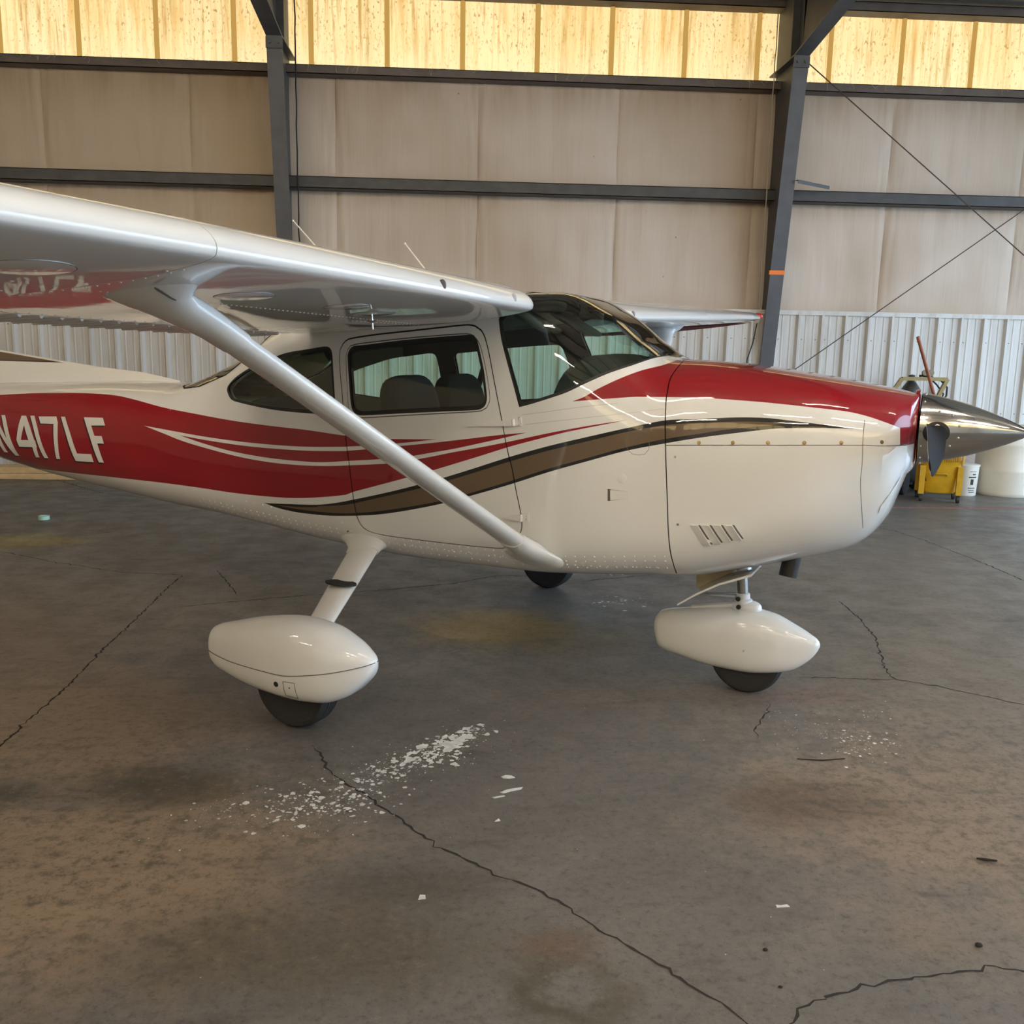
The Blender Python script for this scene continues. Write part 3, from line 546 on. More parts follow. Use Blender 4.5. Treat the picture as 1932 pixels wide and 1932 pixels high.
# outlines on the right-hand skin as (station, section angle)
TR={
 'door_glass':[(-0.2729,0.9756),(-0.2705,0.9646),(-0.2622,0.9538),(-0.2467,0.9469),(-0.2354,0.9461),(-0.2206,0.9455),(-0.2041,0.9449),(-0.1871,0.9443),(-0.1712,0.9436),(-0.1593,0.943),(-0.1461,0.9422),(-0.1316,0.9413),(-0.1162,0.9403),(-0.1,0.9393),(-0.0831,0.9381),(-0.0659,0.9369),(-0.0484,0.9357),(-0.0309,0.9345),(-0.0136,0.9332),(0.0034,0.932),(0.0199,0.9308),(0.0358,0.9297),(0.0512,0.9286),(0.0667,0.9275),(0.0821,0.9264),(0.0975,0.9253),(0.1128,0.9242),(0.128,0.9231),(0.1432,0.922),(0.1583,0.921),(0.1732,0.9199),(0.188,0.9188),(0.2026,0.9178),(0.2171,0.9168),(0.2314,0.9158),(0.2466,0.9147),(0.2625,0.9137),(0.279,0.9126),(0.2957,0.9114),(0.3123,0.9103),(0.3286,0.9093),(0.3443,0.9082),(0.3591,0.9072),(0.3729,0.9063),(0.3853,0.9055),(0.396,0.9048),(0.4049,0.9043),(0.4237,0.9053),(0.4414,0.9147),(0.4528,0.9283),(0.4568,0.936),(0.4614,0.9458),(0.4663,0.9567),(0.4712,0.9679),(0.4756,0.9784),(0.4792,0.9871),(0.483,0.9962),(0.4868,1.0057),(0.4906,1.0156),(0.4942,1.0255),(0.4977,1.0355),(0.5008,1.0453),(0.5036,1.0553),(0.5064,1.0664),(0.5092,1.078),(0.5119,1.0898),(0.5144,1.1012),(0.5166,1.1119),(0.5185,1.1213),(0.5199,1.1288),(0.5213,1.1378),(0.5211,1.1469),(0.5187,1.1566),(0.514,1.1656),(0.5061,1.1723),(0.4962,1.1774),(0.4852,1.1809),(0.4733,1.1828),(0.4644,1.1836),(0.4538,1.1844),(0.4416,1.1854),(0.4282,1.1864),(0.4137,1.1874),(0.3984,1.1885),(0.3825,1.1896),(0.3663,1.1908),(0.3501,1.1919),(0.3341,1.193),(0.3185,1.1941),(0.3037,1.1952),(0.2913,1.1961),(0.2783,1.1971),(0.2648,1.1981),(0.2509,1.1992),(0.2366,1.2002),(0.222,1.2013),(0.2071,1.2024),(0.1921,1.2036),(0.1768,1.2047),(0.1616,1.2058),(0.1463,1.207),(0.131,1.2081),(0.1159,1.2093),(0.1009,1.2104),(0.0862,1.2115),(0.0718,1.2126),(0.0578,1.2137),(0.0417,1.2149),(0.0249,1.2163),(0.0074,1.2176),(-0.0105,1.219),(-0.0286,1.2205),(-0.0468,1.2219),(-0.0647,1.2233),(-0.0823,1.2246),(-0.0992,1.2259),(-0.1152,1.2271),(-0.1302,1.2282),(-0.1438,1.2291),(-0.156,1.2299),(-0.1663,1.2306),(-0.1832,1.2306),(-0.1988,1.2286),(-0.2109,1.2242),(-0.2209,1.2174),(-0.2286,1.2079),(-0.2337,1.1969),(-0.2371,1.1848),(-0.2401,1.1705),(-0.2426,1.1563),(-0.2442,1.1468),(-0.2459,1.1359),(-0.2478,1.1241),(-0.2497,1.1119),(-0.2516,1.0999),(-0.2534,1.0885),(-0.2551,1.0782),(-0.2571,1.0667),(-0.2592,1.0551),(-0.2612,1.0436),(-0.2632,1.0325),(-0.2651,1.0219),(-0.2673,1.0095),(-0.2696,0.9966),(-0.2716,0.9847)],
 'door_frame':[(-0.2881,0.9733),(-0.2818,0.9513),(-0.2651,0.9351),(-0.2277,0.9291),(-0.2076,0.9279),(-0.1825,0.9265),(-0.1535,0.9248),(-0.122,0.923),(-0.0891,0.921),(-0.0561,0.919),(-0.024,0.9169),(0.0061,0.9149),(0.0331,0.9131),(0.0618,0.9112),(0.0907,0.9093),(0.1193,0.9074),(0.1477,0.9056),(0.1755,0.9038),(0.2026,0.9021),(0.2287,0.9004),(0.258,0.8984),(0.2888,0.8963),(0.3194,0.8943),(0.3482,0.8925),(0.3733,0.8911),(0.3931,0.8904),(0.4131,0.8921),(0.4316,0.8974),(0.4581,0.9179),(0.4707,0.9337),(0.4814,0.9514),(0.4885,0.9666),(0.4966,0.9853),(0.5049,1.0059),(0.5126,1.0263),(0.5191,1.0449),(0.5253,1.0645),(0.5311,1.0852),(0.536,1.1048),(0.5396,1.121),(0.5421,1.1375),(0.5417,1.1535),(0.5286,1.1799),(0.5018,1.1941),(0.4759,1.1984),(0.4463,1.2013),(0.4293,1.2028),(0.409,1.2046),(0.3859,1.2065),(0.3604,1.2086),(0.3331,1.2109),(0.3045,1.2132),(0.2749,1.2156),(0.2451,1.218),(0.2153,1.2205),(0.1863,1.2228),(0.1585,1.2252),(0.13,1.2276),(0.0995,1.2302),(0.0677,1.2329),(0.0351,1.2357),(0.0024,1.2385),(-0.0299,1.2412),(-0.0611,1.2438),(-0.0904,1.2462),(-0.1171,1.2483),(-0.1406,1.2501),(-0.1601,1.2515),(-0.1854,1.2526),(-0.2088,1.2509),(-0.2421,1.2349),(-0.2569,1.2057),(-0.2613,1.1822),(-0.2645,1.1566),(-0.2666,1.1402),(-0.2691,1.1204),(-0.2719,1.0989),(-0.2748,1.0773),(-0.2776,1.0573),(-0.28,1.0403),(-0.2833,1.0163),(-0.2864,0.9923)],
 'door':[(-0.3295,0.9737),(-0.3294,0.949),(-0.3152,0.9247),(-0.3014,0.9131),(-0.2825,0.9053),(-0.2625,0.9029),(-0.2371,0.9007),(-0.2081,0.8986),(-0.1776,0.8966),(-0.1472,0.8947),(-0.1188,0.893),(-0.0935,0.8915),(-0.0667,0.89),(-0.0387,0.8884),(-0.01,0.8868),(0.0189,0.885),(0.0476,0.8832),(0.0759,0.8812),(0.1032,0.8791),(0.1307,0.8768),(0.1593,0.8744),(0.1881,0.8718),(0.2165,0.8692),(0.2438,0.8666),(0.2691,0.8641),(0.2919,0.8619),(0.3115,0.8599),(0.34,0.857),(0.3683,0.8542),(0.3923,0.8527),(0.4136,0.8537),(0.434,0.8577),(0.4679,0.875),(0.482,0.8894),(0.4936,0.9058),(0.5033,0.9235),(0.5133,0.9442),(0.5222,0.9648),(0.5276,0.9784),(0.5334,0.9938),(0.5395,1.0106),(0.5457,1.0283),(0.5518,1.0465),(0.5579,1.0647),(0.5637,1.0823),(0.5699,1.1012),(0.5762,1.1209),(0.5827,1.1413),(0.5892,1.1621),(0.5956,1.1831),(0.6018,1.204),(0.6077,1.2244),(0.6131,1.2439),(0.6186,1.2642),(0.624,1.285),(0.6294,1.3056),(0.6347,1.3258),(0.6398,1.3449),(0.6446,1.3624),(0.6516,1.3848),(0.6591,1.4073),(0.6668,1.4298),(0.6737,1.4527),(0.6789,1.4724),(0.6838,1.4928),(0.6885,1.5135),(0.6933,1.5343),(0.6983,1.5549),(0.7041,1.5858),(0.7101,1.639),(0.716,1.6915),(0.7214,1.7399),(0.7256,1.7806),(0.7308,1.8422),(0.7332,1.8981),(0.7315,1.9373),(0.7264,1.9754),(0.7179,2.0152),(0.7056,2.0532),(0.6884,2.0889),(0.6684,2.119),(0.6479,2.1381),(0.6263,2.1498),(0.5966,2.1563),(0.5645,2.1586),(0.5456,2.1594),(0.523,2.1601),(0.4974,2.1608),(0.4697,2.1614),(0.4407,2.1619),(0.4113,2.1622),(0.3823,2.1624),(0.3547,2.1623),(0.331,2.1622),(0.3049,2.1619),(0.2767,2.1616),(0.2471,2.1613),(0.2166,2.1609),(0.1857,2.1606),(0.1549,2.1603),(0.1249,2.1599),(0.0962,2.1596),(0.0693,2.1595),(0.0449,2.1595),(0.0235,2.1595),(-0.003,2.1593),(-0.0308,2.1588),(-0.058,2.1577),(-0.083,2.1556),(-0.104,2.1524),(-0.1344,2.1399),(-0.16,2.1175),(-0.1783,2.0862),(-0.1908,2.0459),(-0.1979,2.0002),(-0.2042,1.9443),(-0.2098,1.8862),(-0.2142,1.8364),(-0.2183,1.782),(-0.2222,1.7248),(-0.2259,1.6673),(-0.2292,1.6101),(-0.2331,1.5598),(-0.2377,1.5305),(-0.2421,1.503),(-0.246,1.4796),(-0.2507,1.4555),(-0.2556,1.4317),(-0.2603,1.408),(-0.264,1.3866),(-0.2679,1.3639),(-0.2717,1.3408),(-0.2751,1.3181),(-0.2781,1.2959),(-0.2813,1.2708),(-0.2846,1.2443),(-0.2881,1.2176),(-0.2916,1.1918),(-0.2951,1.1681),(-0.2987,1.1469),(-0.3026,1.1254),(-0.3068,1.1042),(-0.3109,1.0839),(-0.3147,1.0649),(-0.318,1.0479),(-0.3214,1.0281),(-0.3246,1.0076),(-0.3274,0.9887)],
 'rear_side_glass':[(-1.1201,0.9794),(-1.1218,0.9579),(-1.1147,0.9432),(-1.1066,0.9348),(-1.0957,0.9268),(-1.0826,0.9203),(-1.0685,0.9162),(-1.0544,0.914),(-1.0381,0.9123),(-1.0203,0.911),(-1.0016,0.9103),(-0.9826,0.9101),(-0.9638,0.9105),(-0.9471,0.9112),(-0.9293,0.912),(-0.9109,0.9128),(-0.8921,0.9133),(-0.8731,0.9142),(-0.8542,0.9154),(-0.8357,0.9167),(-0.8182,0.918),(-0.8001,0.9193),(-0.7821,0.9205),(-0.7642,0.9217),(-0.7463,0.923),(-0.7283,0.9245),(-0.7102,0.9261),(-0.692,0.9281),(-0.6742,0.9304),(-0.6555,0.9329),(-0.6363,0.9354),(-0.617,0.9377),(-0.5979,0.9397),(-0.5792,0.9413),(-0.5614,0.9423),(-0.5447,0.9428),(-0.5275,0.9428),(-0.5096,0.9422),(-0.4915,0.9412),(-0.474,0.9403),(-0.4577,0.9395),(-0.4433,0.939),(-0.4314,0.9389),(-0.4141,0.941),(-0.3989,0.9466),(-0.3889,0.9565),(-0.3831,0.9683),(-0.3807,0.9766),(-0.3782,0.9867),(-0.3757,0.9983),(-0.3732,1.0108),(-0.3709,1.0237),(-0.3687,1.0367),(-0.3666,1.0491),(-0.3647,1.0606),(-0.3627,1.0723),(-0.3608,1.0842),(-0.3589,1.0963),(-0.3571,1.1083),(-0.3554,1.1202),(-0.3537,1.1317),(-0.3522,1.1428),(-0.3503,1.1569),(-0.3482,1.172),(-0.3463,1.1868),(-0.3449,1.2001),(-0.3444,1.2109),(-0.3453,1.2226),(-0.3522,1.2317),(-0.3639,1.2342),(-0.3795,1.2347),(-0.3951,1.2345),(-0.4093,1.2343),(-0.425,1.2336),(-0.4413,1.2327),(-0.4574,1.2319),(-0.47,1.2313),(-0.4848,1.2307),(-0.5014,1.23),(-0.5193,1.2291),(-0.5383,1.2279),(-0.5577,1.2264),(-0.5774,1.2246),(-0.5967,1.2226),(-0.6152,1.2205),(-0.6326,1.2182),(-0.6483,1.2159),(-0.667,1.2129),(-0.6858,1.2096),(-0.7046,1.206),(-0.7236,1.2021),(-0.7426,1.1978),(-0.7617,1.1932),(-0.781,1.1883),(-0.8007,1.1828),(-0.8209,1.1769),(-0.8414,1.1706),(-0.8619,1.1641),(-0.8821,1.1574),(-0.9019,1.1507),(-0.921,1.144),(-0.9416,1.1363),(-0.9637,1.1275),(-0.9863,1.1179),(-1.008,1.1078),(-1.0276,1.098),(-1.0436,1.0891),(-1.0628,1.0748),(-1.0794,1.0562),(-1.0937,1.0334),(-1.109,1.0048)],
 'rear_glass_edge':[(-1.4477,0.6856),(-1.4076,0.7061),(-1.3608,0.6514),(-1.311,0.543),(-1.0801,0.7333)],
 'ws_pillar':[(0.5504,0.8209),(0.5562,0.8372),(0.5637,0.8592),(0.5718,0.8825),(0.5799,0.9035),(0.5869,0.9192),(0.5947,0.9359),(0.603,0.9531),(0.6114,0.9704),(0.6195,0.9875),(0.6272,1.0038),(0.6358,1.0225),(0.6447,1.0417),(0.6534,1.0608),(0.6617,1.0792),(0.669,1.0962),(0.6766,1.1145),(0.6844,1.1341),(0.6913,1.1518),(0.6961,1.1643)],
 'ws_bottom':[(0.6961,1.1643),(0.7116,1.1602),(0.7337,1.1543),(0.7555,1.1481),(0.775,1.1415),(0.7964,1.1329),(0.8185,1.1228),(0.84,1.1117),(0.8608,1.1),(0.8815,1.0876),(0.9018,1.0743),(0.9215,1.0601),(0.9386,1.0465),(0.956,1.0318),(0.9734,1.0157),(0.9907,0.9985),(1.0076,0.9806),(1.0253,0.9608),(1.0431,0.9392),(1.0608,0.9161),(1.0783,0.892),(1.0952,0.8674),(1.1117,0.8429),(1.128,0.8178),(1.1441,0.7923),(1.1599,0.7656),(1.1749,0.7355),(1.1891,0.7003),(1.2026,0.6592),(1.2146,0.613),(1.2248,0.5627),(1.2329,0.5103),(1.2422,0.4313),(1.2485,0.3311),(1.2493,0.205),(1.2441,0.008),(1.2387,0.1898)],
 'red_cowl_top':[(0.9513,1.0965),(0.9657,1.0865),(0.9859,1.0712),(1.0053,1.0541),(1.0236,1.0338),(1.042,1.0106),(1.0604,0.9867),(1.076,0.9666),(1.0933,0.9434),(1.1114,0.918),(1.1295,0.8918),(1.1468,0.8663),(1.1631,0.8414),(1.179,0.8142),(1.1945,0.7848),(1.2095,0.7535),(1.224,0.7209),(1.2383,0.6872),(1.253,0.6522),(1.2673,0.6169),(1.2809,0.5824),(1.2929,0.5492),(1.3084,0.4919),(1.3183,0.4024),(1.315,0.2768)],
 'red_cowl_low':[(0.9513,1.0965),(0.9651,1.0908),(0.9832,1.0825),(1.0048,1.0718),(1.0288,1.0586),(1.0543,1.0435),(1.0805,1.0268),(1.1066,1.0097),(1.1317,0.9931),(1.1552,0.9781),(1.1761,0.9636),(1.1936,0.9502),(1.207,0.9396),(1.2324,0.921),(1.2478,0.9113),(1.2675,0.901),(1.2905,0.8935),(1.3154,0.8916),(1.3406,0.8918),(1.3644,0.8928),(1.3869,0.8941),(1.4093,0.8953),(1.4315,0.8961),(1.4534,0.8963),(1.4751,0.8962),(1.4967,0.8961),(1.5162,0.896),(1.5367,0.8958),(1.5578,0.8955),(1.5795,0.8951),(1.6013,0.8946),(1.6231,0.894),(1.6446,0.8933),(1.6656,0.8927),(1.6862,0.8921),(1.7067,0.8915),(1.7271,0.8909),(1.7474,0.8903),(1.7677,0.8897),(1.7878,0.8891),(1.8079,0.8885),(1.8279,0.888),(1.848,0.8875),(1.8685,0.8872),(1.889,0.887),(1.9094,0.8869),(1.9294,0.8869),(1.9488,0.887),(1.9672,0.887),(1.9846,0.8866),(2.004,0.8857),(2.0238,0.8844),(2.0436,0.883),(2.0627,0.8817),(2.0808,0.881),(2.0973,0.8812),(2.1163,0.8831),(2.1353,0.887),(2.1542,0.8927),(2.173,0.8999),(2.1927,0.9095),(2.2128,0.9215),(2.232,0.9347),(2.2491,0.9476),(2.2673,0.9635),(2.2853,0.9887),(2.2978,1.0175)],
 'blk_up':[(-0.8194,2.0305),(-0.7956,2.0244),(-0.7624,2.0159),(-0.7241,2.0062),(-0.6848,1.9965),(-0.6486,1.9876),(-0.6166,1.98),(-0.5826,1.9725),(-0.5479,1.9651),(-0.514,1.9578),(-0.4821,1.9504),(-0.4534,1.9427),(-0.4201,1.931),(-0.3863,1.9166),(-0.3544,1.9019),(-0.327,1.8888),(-0.2922,1.8704),(-0.2577,1.8501),(-0.2338,1.8359),(-0.2053,1.8189),(-0.1738,1.8001),(-0.1411,1.7805),(-0.1087,1.7608),(-0.0781,1.742),(-0.049,1.7238),(-0.0201,1.7056),(0.0086,1.6874),(0.037,1.669),(0.0652,1.6504),(0.093,1.6316),(0.1185,1.614),(0.1457,1.5949),(0.1741,1.5748),(0.2026,1.5632),(0.2309,1.5536),(0.2584,1.5443),(0.2845,1.5354),(0.3086,1.527),(0.3349,1.5178),(0.3609,1.5083),(0.3867,1.4988),(0.4123,1.4893),(0.4377,1.4798),(0.4631,1.4703),(0.4859,1.4618),(0.5099,1.4526),(0.5347,1.4431),(0.5601,1.4334),(0.5857,1.4237),(0.6112,1.4142),(0.6365,1.4049),(0.6611,1.396),(0.6852,1.3876),(0.7091,1.3793),(0.733,1.3712),(0.7568,1.3632),(0.7805,1.3548),(0.804,1.3459),(0.8273,1.3364),(0.8505,1.3264),(0.8735,1.3162),(0.8964,1.3057),(0.9192,1.2951),(0.9419,1.2844),(0.9645,1.2737),(0.9869,1.2627),(1.0092,1.2512),(1.0313,1.2393),(1.0532,1.2269),(1.075,1.2141),(1.0967,1.2009),(1.1182,1.1876),(1.1396,1.1743),(1.1609,1.1611),(1.1821,1.147),(1.2032,1.1322),(1.2226,1.1184),(1.2423,1.1043),(1.2623,1.0911),(1.2824,1.0798),(1.3024,1.0715),(1.3222,1.0653),(1.3416,1.06),(1.3602,1.0557),(1.3779,1.0523),(1.4001,1.0496),(1.4223,1.0481),(1.4445,1.0472),(1.4665,1.0462),(1.4884,1.0449),(1.5101,1.0426),(1.5296,1.0398),(1.5504,1.0364),(1.572,1.0325),(1.594,1.0284),(1.6158,1.0243),(1.637,1.0202),(1.6571,1.0166),(1.6758,1.0135),(1.6966,1.0106),(1.7178,1.008),(1.739,1.0057),(1.7596,1.0037),(1.7789,1.0021),(1.7966,1.0009),(1.8166,1.0006),(1.8365,1.0014),(1.8564,1.0027),(1.8761,1.0039),(1.8957,1.0048),(1.9153,1.0059),(1.9348,1.0072),(1.9542,1.0086),(1.9736,1.0101),(1.993,1.0116),(2.012,1.013),(2.0303,1.0145),(2.0475,1.016),(2.0647,1.0177),(2.0816,1.0193),(2.0976,1.0205),(2.1181,1.0213),(2.1387,1.0218),(2.1531,1.0222)],
 'blk_lo':[(-0.8194,2.0305),(-0.7938,2.04),(-0.7574,2.0527),(-0.7205,2.0619),(-0.6898,2.0658),(-0.6567,2.0685),(-0.6226,2.0695),(-0.5888,2.0687),(-0.5592,2.0665),(-0.5263,2.0636),(-0.4918,2.0602),(-0.4573,2.0563),(-0.4246,2.0521),(-0.3953,2.0477),(-0.3618,2.0415),(-0.3283,2.0339),(-0.2951,2.0252),(-0.2621,2.016),(-0.2343,2.008),(-0.2045,1.9993),(-0.1735,1.9901),(-0.142,1.9803),(-0.1107,1.9699),(-0.0805,1.9591),(-0.0511,1.9476),(-0.0219,1.9354),(0.0071,1.9227),(0.0358,1.9095),(0.0642,1.8959),(0.0923,1.8821),(0.1169,1.8697),(0.1429,1.8563),(0.1696,1.842),(0.1968,1.8272),(0.2239,1.812),(0.2504,1.7966),(0.276,1.7812),(0.3002,1.7661),(0.3247,1.75),(0.349,1.7331),(0.3731,1.7157),(0.397,1.6978),(0.4208,1.6797),(0.4444,1.6614),(0.4678,1.6433),(0.4915,1.6249),(0.5161,1.6057),(0.5414,1.5859),(0.567,1.5684),(0.5925,1.559),(0.618,1.5495),(0.6431,1.5401),(0.6676,1.5308),(0.6918,1.5214),(0.7159,1.5119),(0.7398,1.5022),(0.7635,1.4926),(0.787,1.4827),(0.8104,1.4726),(0.8336,1.4624),(0.8566,1.452),(0.8795,1.4416),(0.9023,1.4311),(0.925,1.4204),(0.9477,1.4097),(0.9703,1.399),(0.9927,1.3884),(1.015,1.3778),(1.0372,1.3669),(1.0592,1.3558),(1.081,1.3442),(1.1028,1.3323),(1.1244,1.3202),(1.146,1.308),(1.1675,1.2957),(1.189,1.283),(1.2104,1.2703),(1.2301,1.259),(1.2502,1.2482),(1.2706,1.2385),(1.2911,1.2306),(1.3114,1.2249),(1.3314,1.2199),(1.3508,1.2152),(1.3695,1.2108),(1.3872,1.2066),(1.4061,1.2019),(1.425,1.1971),(1.4438,1.192),(1.4625,1.1867),(1.4811,1.1813),(1.4995,1.1758),(1.5177,1.1703),(1.5386,1.164),(1.5595,1.1577),(1.5802,1.1515),(1.6008,1.1453),(1.6214,1.139),(1.6418,1.1327),(1.6626,1.1262),(1.6838,1.1196),(1.7049,1.1131),(1.7254,1.1067),(1.7447,1.1005),(1.7622,1.0949),(1.7819,1.0884),(1.8015,1.0818),(1.8211,1.0757),(1.8407,1.0704),(1.8584,1.0665),(1.8781,1.0626),(1.8989,1.0588),(1.9196,1.0552),(1.9392,1.0519),(1.9565,1.0491),(1.9754,1.046),(1.9943,1.0433),(2.013,1.0407),(2.0316,1.038),(2.0507,1.0352),(2.0701,1.0323),(2.0887,1.0297),(2.1053,1.0274),(2.123,1.0253),(2.1407,1.0234),(2.1531,1.0222)],
 'brn_up':[(-0.7309,2.0277),(-0.7038,2.023),(-0.6652,2.0168),(-0.6228,2.0097),(-0.5841,2.0024),(-0.5484,1.9942),(-0.5112,1.9849),(-0.478,1.9761),(-0.4544,1.9693),(-0.4464,1.9585),(-0.425,1.9509),(-0.3962,1.9416),(-0.3625,1.9309),(-0.3266,1.9188),(-0.2911,1.9057),(-0.2584,1.8915),(-0.2278,1.8755),(-0.1974,1.8578),(-0.1672,1.8389),(-0.1373,1.8194),(-0.1077,1.8),(-0.0783,1.7812),(-0.0516,1.7647),(-0.023,1.747),(0.0067,1.7286),(0.0368,1.7099),(0.0666,1.6913),(0.0956,1.673),(0.123,1.6554),(0.1483,1.6388),(0.1758,1.6202),(0.2031,1.6012),(0.2302,1.5818),(0.257,1.5669),(0.2833,1.5578),(0.3095,1.5487),(0.3356,1.5395),(0.3616,1.5301),(0.3875,1.5207),(0.4132,1.5113),(0.4387,1.5018),(0.464,1.4924),(0.4869,1.4839),(0.5109,1.4748),(0.5357,1.4653),(0.5611,1.4556),(0.5867,1.4459),(0.6123,1.4363),(0.6375,1.427),(0.6622,1.4181),(0.6863,1.4096),(0.7103,1.4013),(0.7342,1.3931),(0.758,1.3849),(0.7816,1.3764),(0.8051,1.3674),(0.8284,1.3579),(0.8516,1.348),(0.8746,1.3379),(0.8975,1.3275),(0.9203,1.3169),(0.943,1.3063),(0.9656,1.2957),(0.9881,1.2848),(1.0104,1.2735),(1.0325,1.2617),(1.0544,1.2494),(1.0762,1.2365),(1.0979,1.2233),(1.1194,1.2099),(1.1408,1.1965),(1.1622,1.1833),(1.1834,1.1693),(1.2046,1.1549),(1.2241,1.1418),(1.244,1.1289),(1.2641,1.1171),(1.2843,1.1073),(1.3045,1.1005),(1.3244,1.0953),(1.3438,1.0909),(1.3625,1.0872),(1.3802,1.0841),(1.4024,1.0811),(1.4245,1.0787),(1.4466,1.0766),(1.4685,1.0744),(1.4903,1.072),(1.512,1.0692),(1.5314,1.0663),(1.5522,1.063),(1.5739,1.0594),(1.5958,1.0556),(1.6176,1.0519),(1.6389,1.0482),(1.6591,1.0449),(1.6777,1.0421),(1.6986,1.0395),(1.7201,1.0373),(1.7415,1.0353),(1.7622,1.0335),(1.7814,1.032),(1.7985,1.0306),(1.8181,1.0295),(1.8387,1.0289),(1.857,1.0286),(1.8698,1.0283)],
 'brn_lo':[(-0.7309,2.0277),(-0.711,2.0282),(-0.683,2.0292),(-0.6505,2.0301),(-0.6169,2.0305),(-0.5857,2.0298),(-0.5555,2.028),(-0.5226,2.0256),(-0.4884,2.023),(-0.4545,2.02),(-0.4223,2.0167),(-0.3933,2.0134),(-0.36,2.009),(-0.3268,2.0038),(-0.2938,1.9973),(-0.2609,1.9889),(-0.2333,1.9805),(-0.2035,1.9707),(-0.1726,1.9599),(-0.1411,1.9484),(-0.1099,1.9365),(-0.0798,1.9246),(-0.0505,1.9123),(-0.0214,1.8995),(0.0075,1.8862),(0.0361,1.8727),(0.0645,1.859),(0.0925,1.8453),(0.1195,1.8321),(0.1476,1.8182),(0.1763,1.8038),(0.2052,1.7888),(0.2339,1.7733),(0.2621,1.7573),(0.2894,1.7409),(0.3156,1.724),(0.3414,1.7064),(0.3671,1.6881),(0.3925,1.6693),(0.4177,1.6501),(0.4428,1.6307),(0.4677,1.6114),(0.4918,1.5924),(0.5166,1.5726),(0.5416,1.5624),(0.5669,1.5529),(0.5922,1.5433),(0.6174,1.5337),(0.6424,1.5241),(0.6668,1.5147),(0.691,1.5052),(0.7151,1.4955),(0.739,1.4858),(0.7627,1.476),(0.7862,1.4661),(0.8096,1.4559),(0.8328,1.4455),(0.8558,1.435),(0.8787,1.4245),(0.9015,1.414),(0.9242,1.4033),(0.9469,1.3926),(0.9695,1.3819),(0.992,1.3712),(1.0143,1.3604),(1.0365,1.3493),(1.0585,1.3378),(1.0803,1.3258),(1.1021,1.3135),(1.1237,1.3009),(1.1453,1.2883),(1.1667,1.2754),(1.1881,1.2621),(1.2095,1.2486),(1.2291,1.2363),(1.2492,1.2244),(1.2695,1.2134),(1.2898,1.2043),(1.3101,1.1975),(1.33,1.1915),(1.3494,1.1861),(1.3681,1.1811),(1.3857,1.1765),(1.4046,1.1719),(1.4235,1.1674),(1.4423,1.163),(1.461,1.1583),(1.4796,1.1535),(1.4981,1.1484),(1.5163,1.143),(1.5372,1.1363),(1.558,1.1293),(1.5787,1.122),(1.5993,1.1148),(1.6197,1.1078),(1.6401,1.1011),(1.6608,1.0948),(1.6821,1.0888),(1.7032,1.083),(1.7237,1.0775),(1.7431,1.0721),(1.7606,1.0669),(1.7815,1.0605),(1.803,1.0538),(1.8229,1.0473),(1.839,1.0418),(1.8564,1.0345),(1.8698,1.0283)],
 'red_up':[(-3.3382,0.9231),(-3.3036,0.9151),(-3.2581,0.9042),(-3.2046,0.8917),(-3.1457,0.8785),(-3.0841,0.8656),(-3.0221,0.8538),(-2.962,0.844),(-2.9056,0.8376),(-2.8551,0.834),(-2.8012,0.8312),(-2.7452,0.8292),(-2.6881,0.8277),(-2.6312,0.8263),(-2.5756,0.825),(-2.5223,0.8235),(-2.4721,0.8219),(-2.4259,0.8201),(-2.3844,0.8183),(-2.3349,0.8162),(-2.2847,0.8143),(-2.2347,0.813),(-2.1859,0.8128),(-2.1394,0.8138),(-2.0967,0.8162),(-2.0467,0.8225),(-1.996,0.8327),(-1.9456,0.8449),(-1.8961,0.8574),(-1.8526,0.869),(-1.8057,0.8827),(-1.7572,0.8975),(-1.7084,0.9158),(-1.6604,0.9405),(-1.6152,0.967),(-1.5729,0.993),(-1.5316,1.0184),(-1.4912,1.0426),(-1.4513,1.0654),(-1.4119,1.0868),(-1.3726,1.1069),(-1.337,1.1237),(-1.2993,1.14),(-1.2596,1.1565),(-1.2186,1.1734),(-1.1772,1.1898),(-1.1362,1.2052),(-1.0963,1.219),(-1.0579,1.2312),(-1.0209,1.2418),(-0.9845,1.2514),(-0.9488,1.2599),(-0.9135,1.2677),(-0.8788,1.2748),(-0.8445,1.2816),(-0.8105,1.2881),(-0.7769,1.2943),(-0.7436,1.2999),(-0.7105,1.305),(-0.6777,1.3096),(-0.6451,1.3137),(-0.6127,1.3173),(-0.5806,1.3206),(-0.5488,1.3235),(-0.5172,1.3262),(-0.4858,1.3287),(-0.454,1.3314),(-0.4222,1.3341),(-0.3908,1.3369),(-0.3598,1.3395),(-0.3297,1.342),(-0.3007,1.3441),(-0.273,1.3458),(-0.241,1.3475),(-0.209,1.3489),(-0.1772,1.35),(-0.1458,1.3508),(-0.1149,1.3512),(-0.0848,1.3513),(-0.0555,1.351),(-0.0257,1.3501),(0.0038,1.3489),(0.0324,1.3476),(0.0596,1.3463),(0.0848,1.3451),(0.1163,1.3438),(0.1485,1.3423),(0.1788,1.3408),(0.2047,1.3395),(0.2409,1.3371),(0.2688,1.335)],
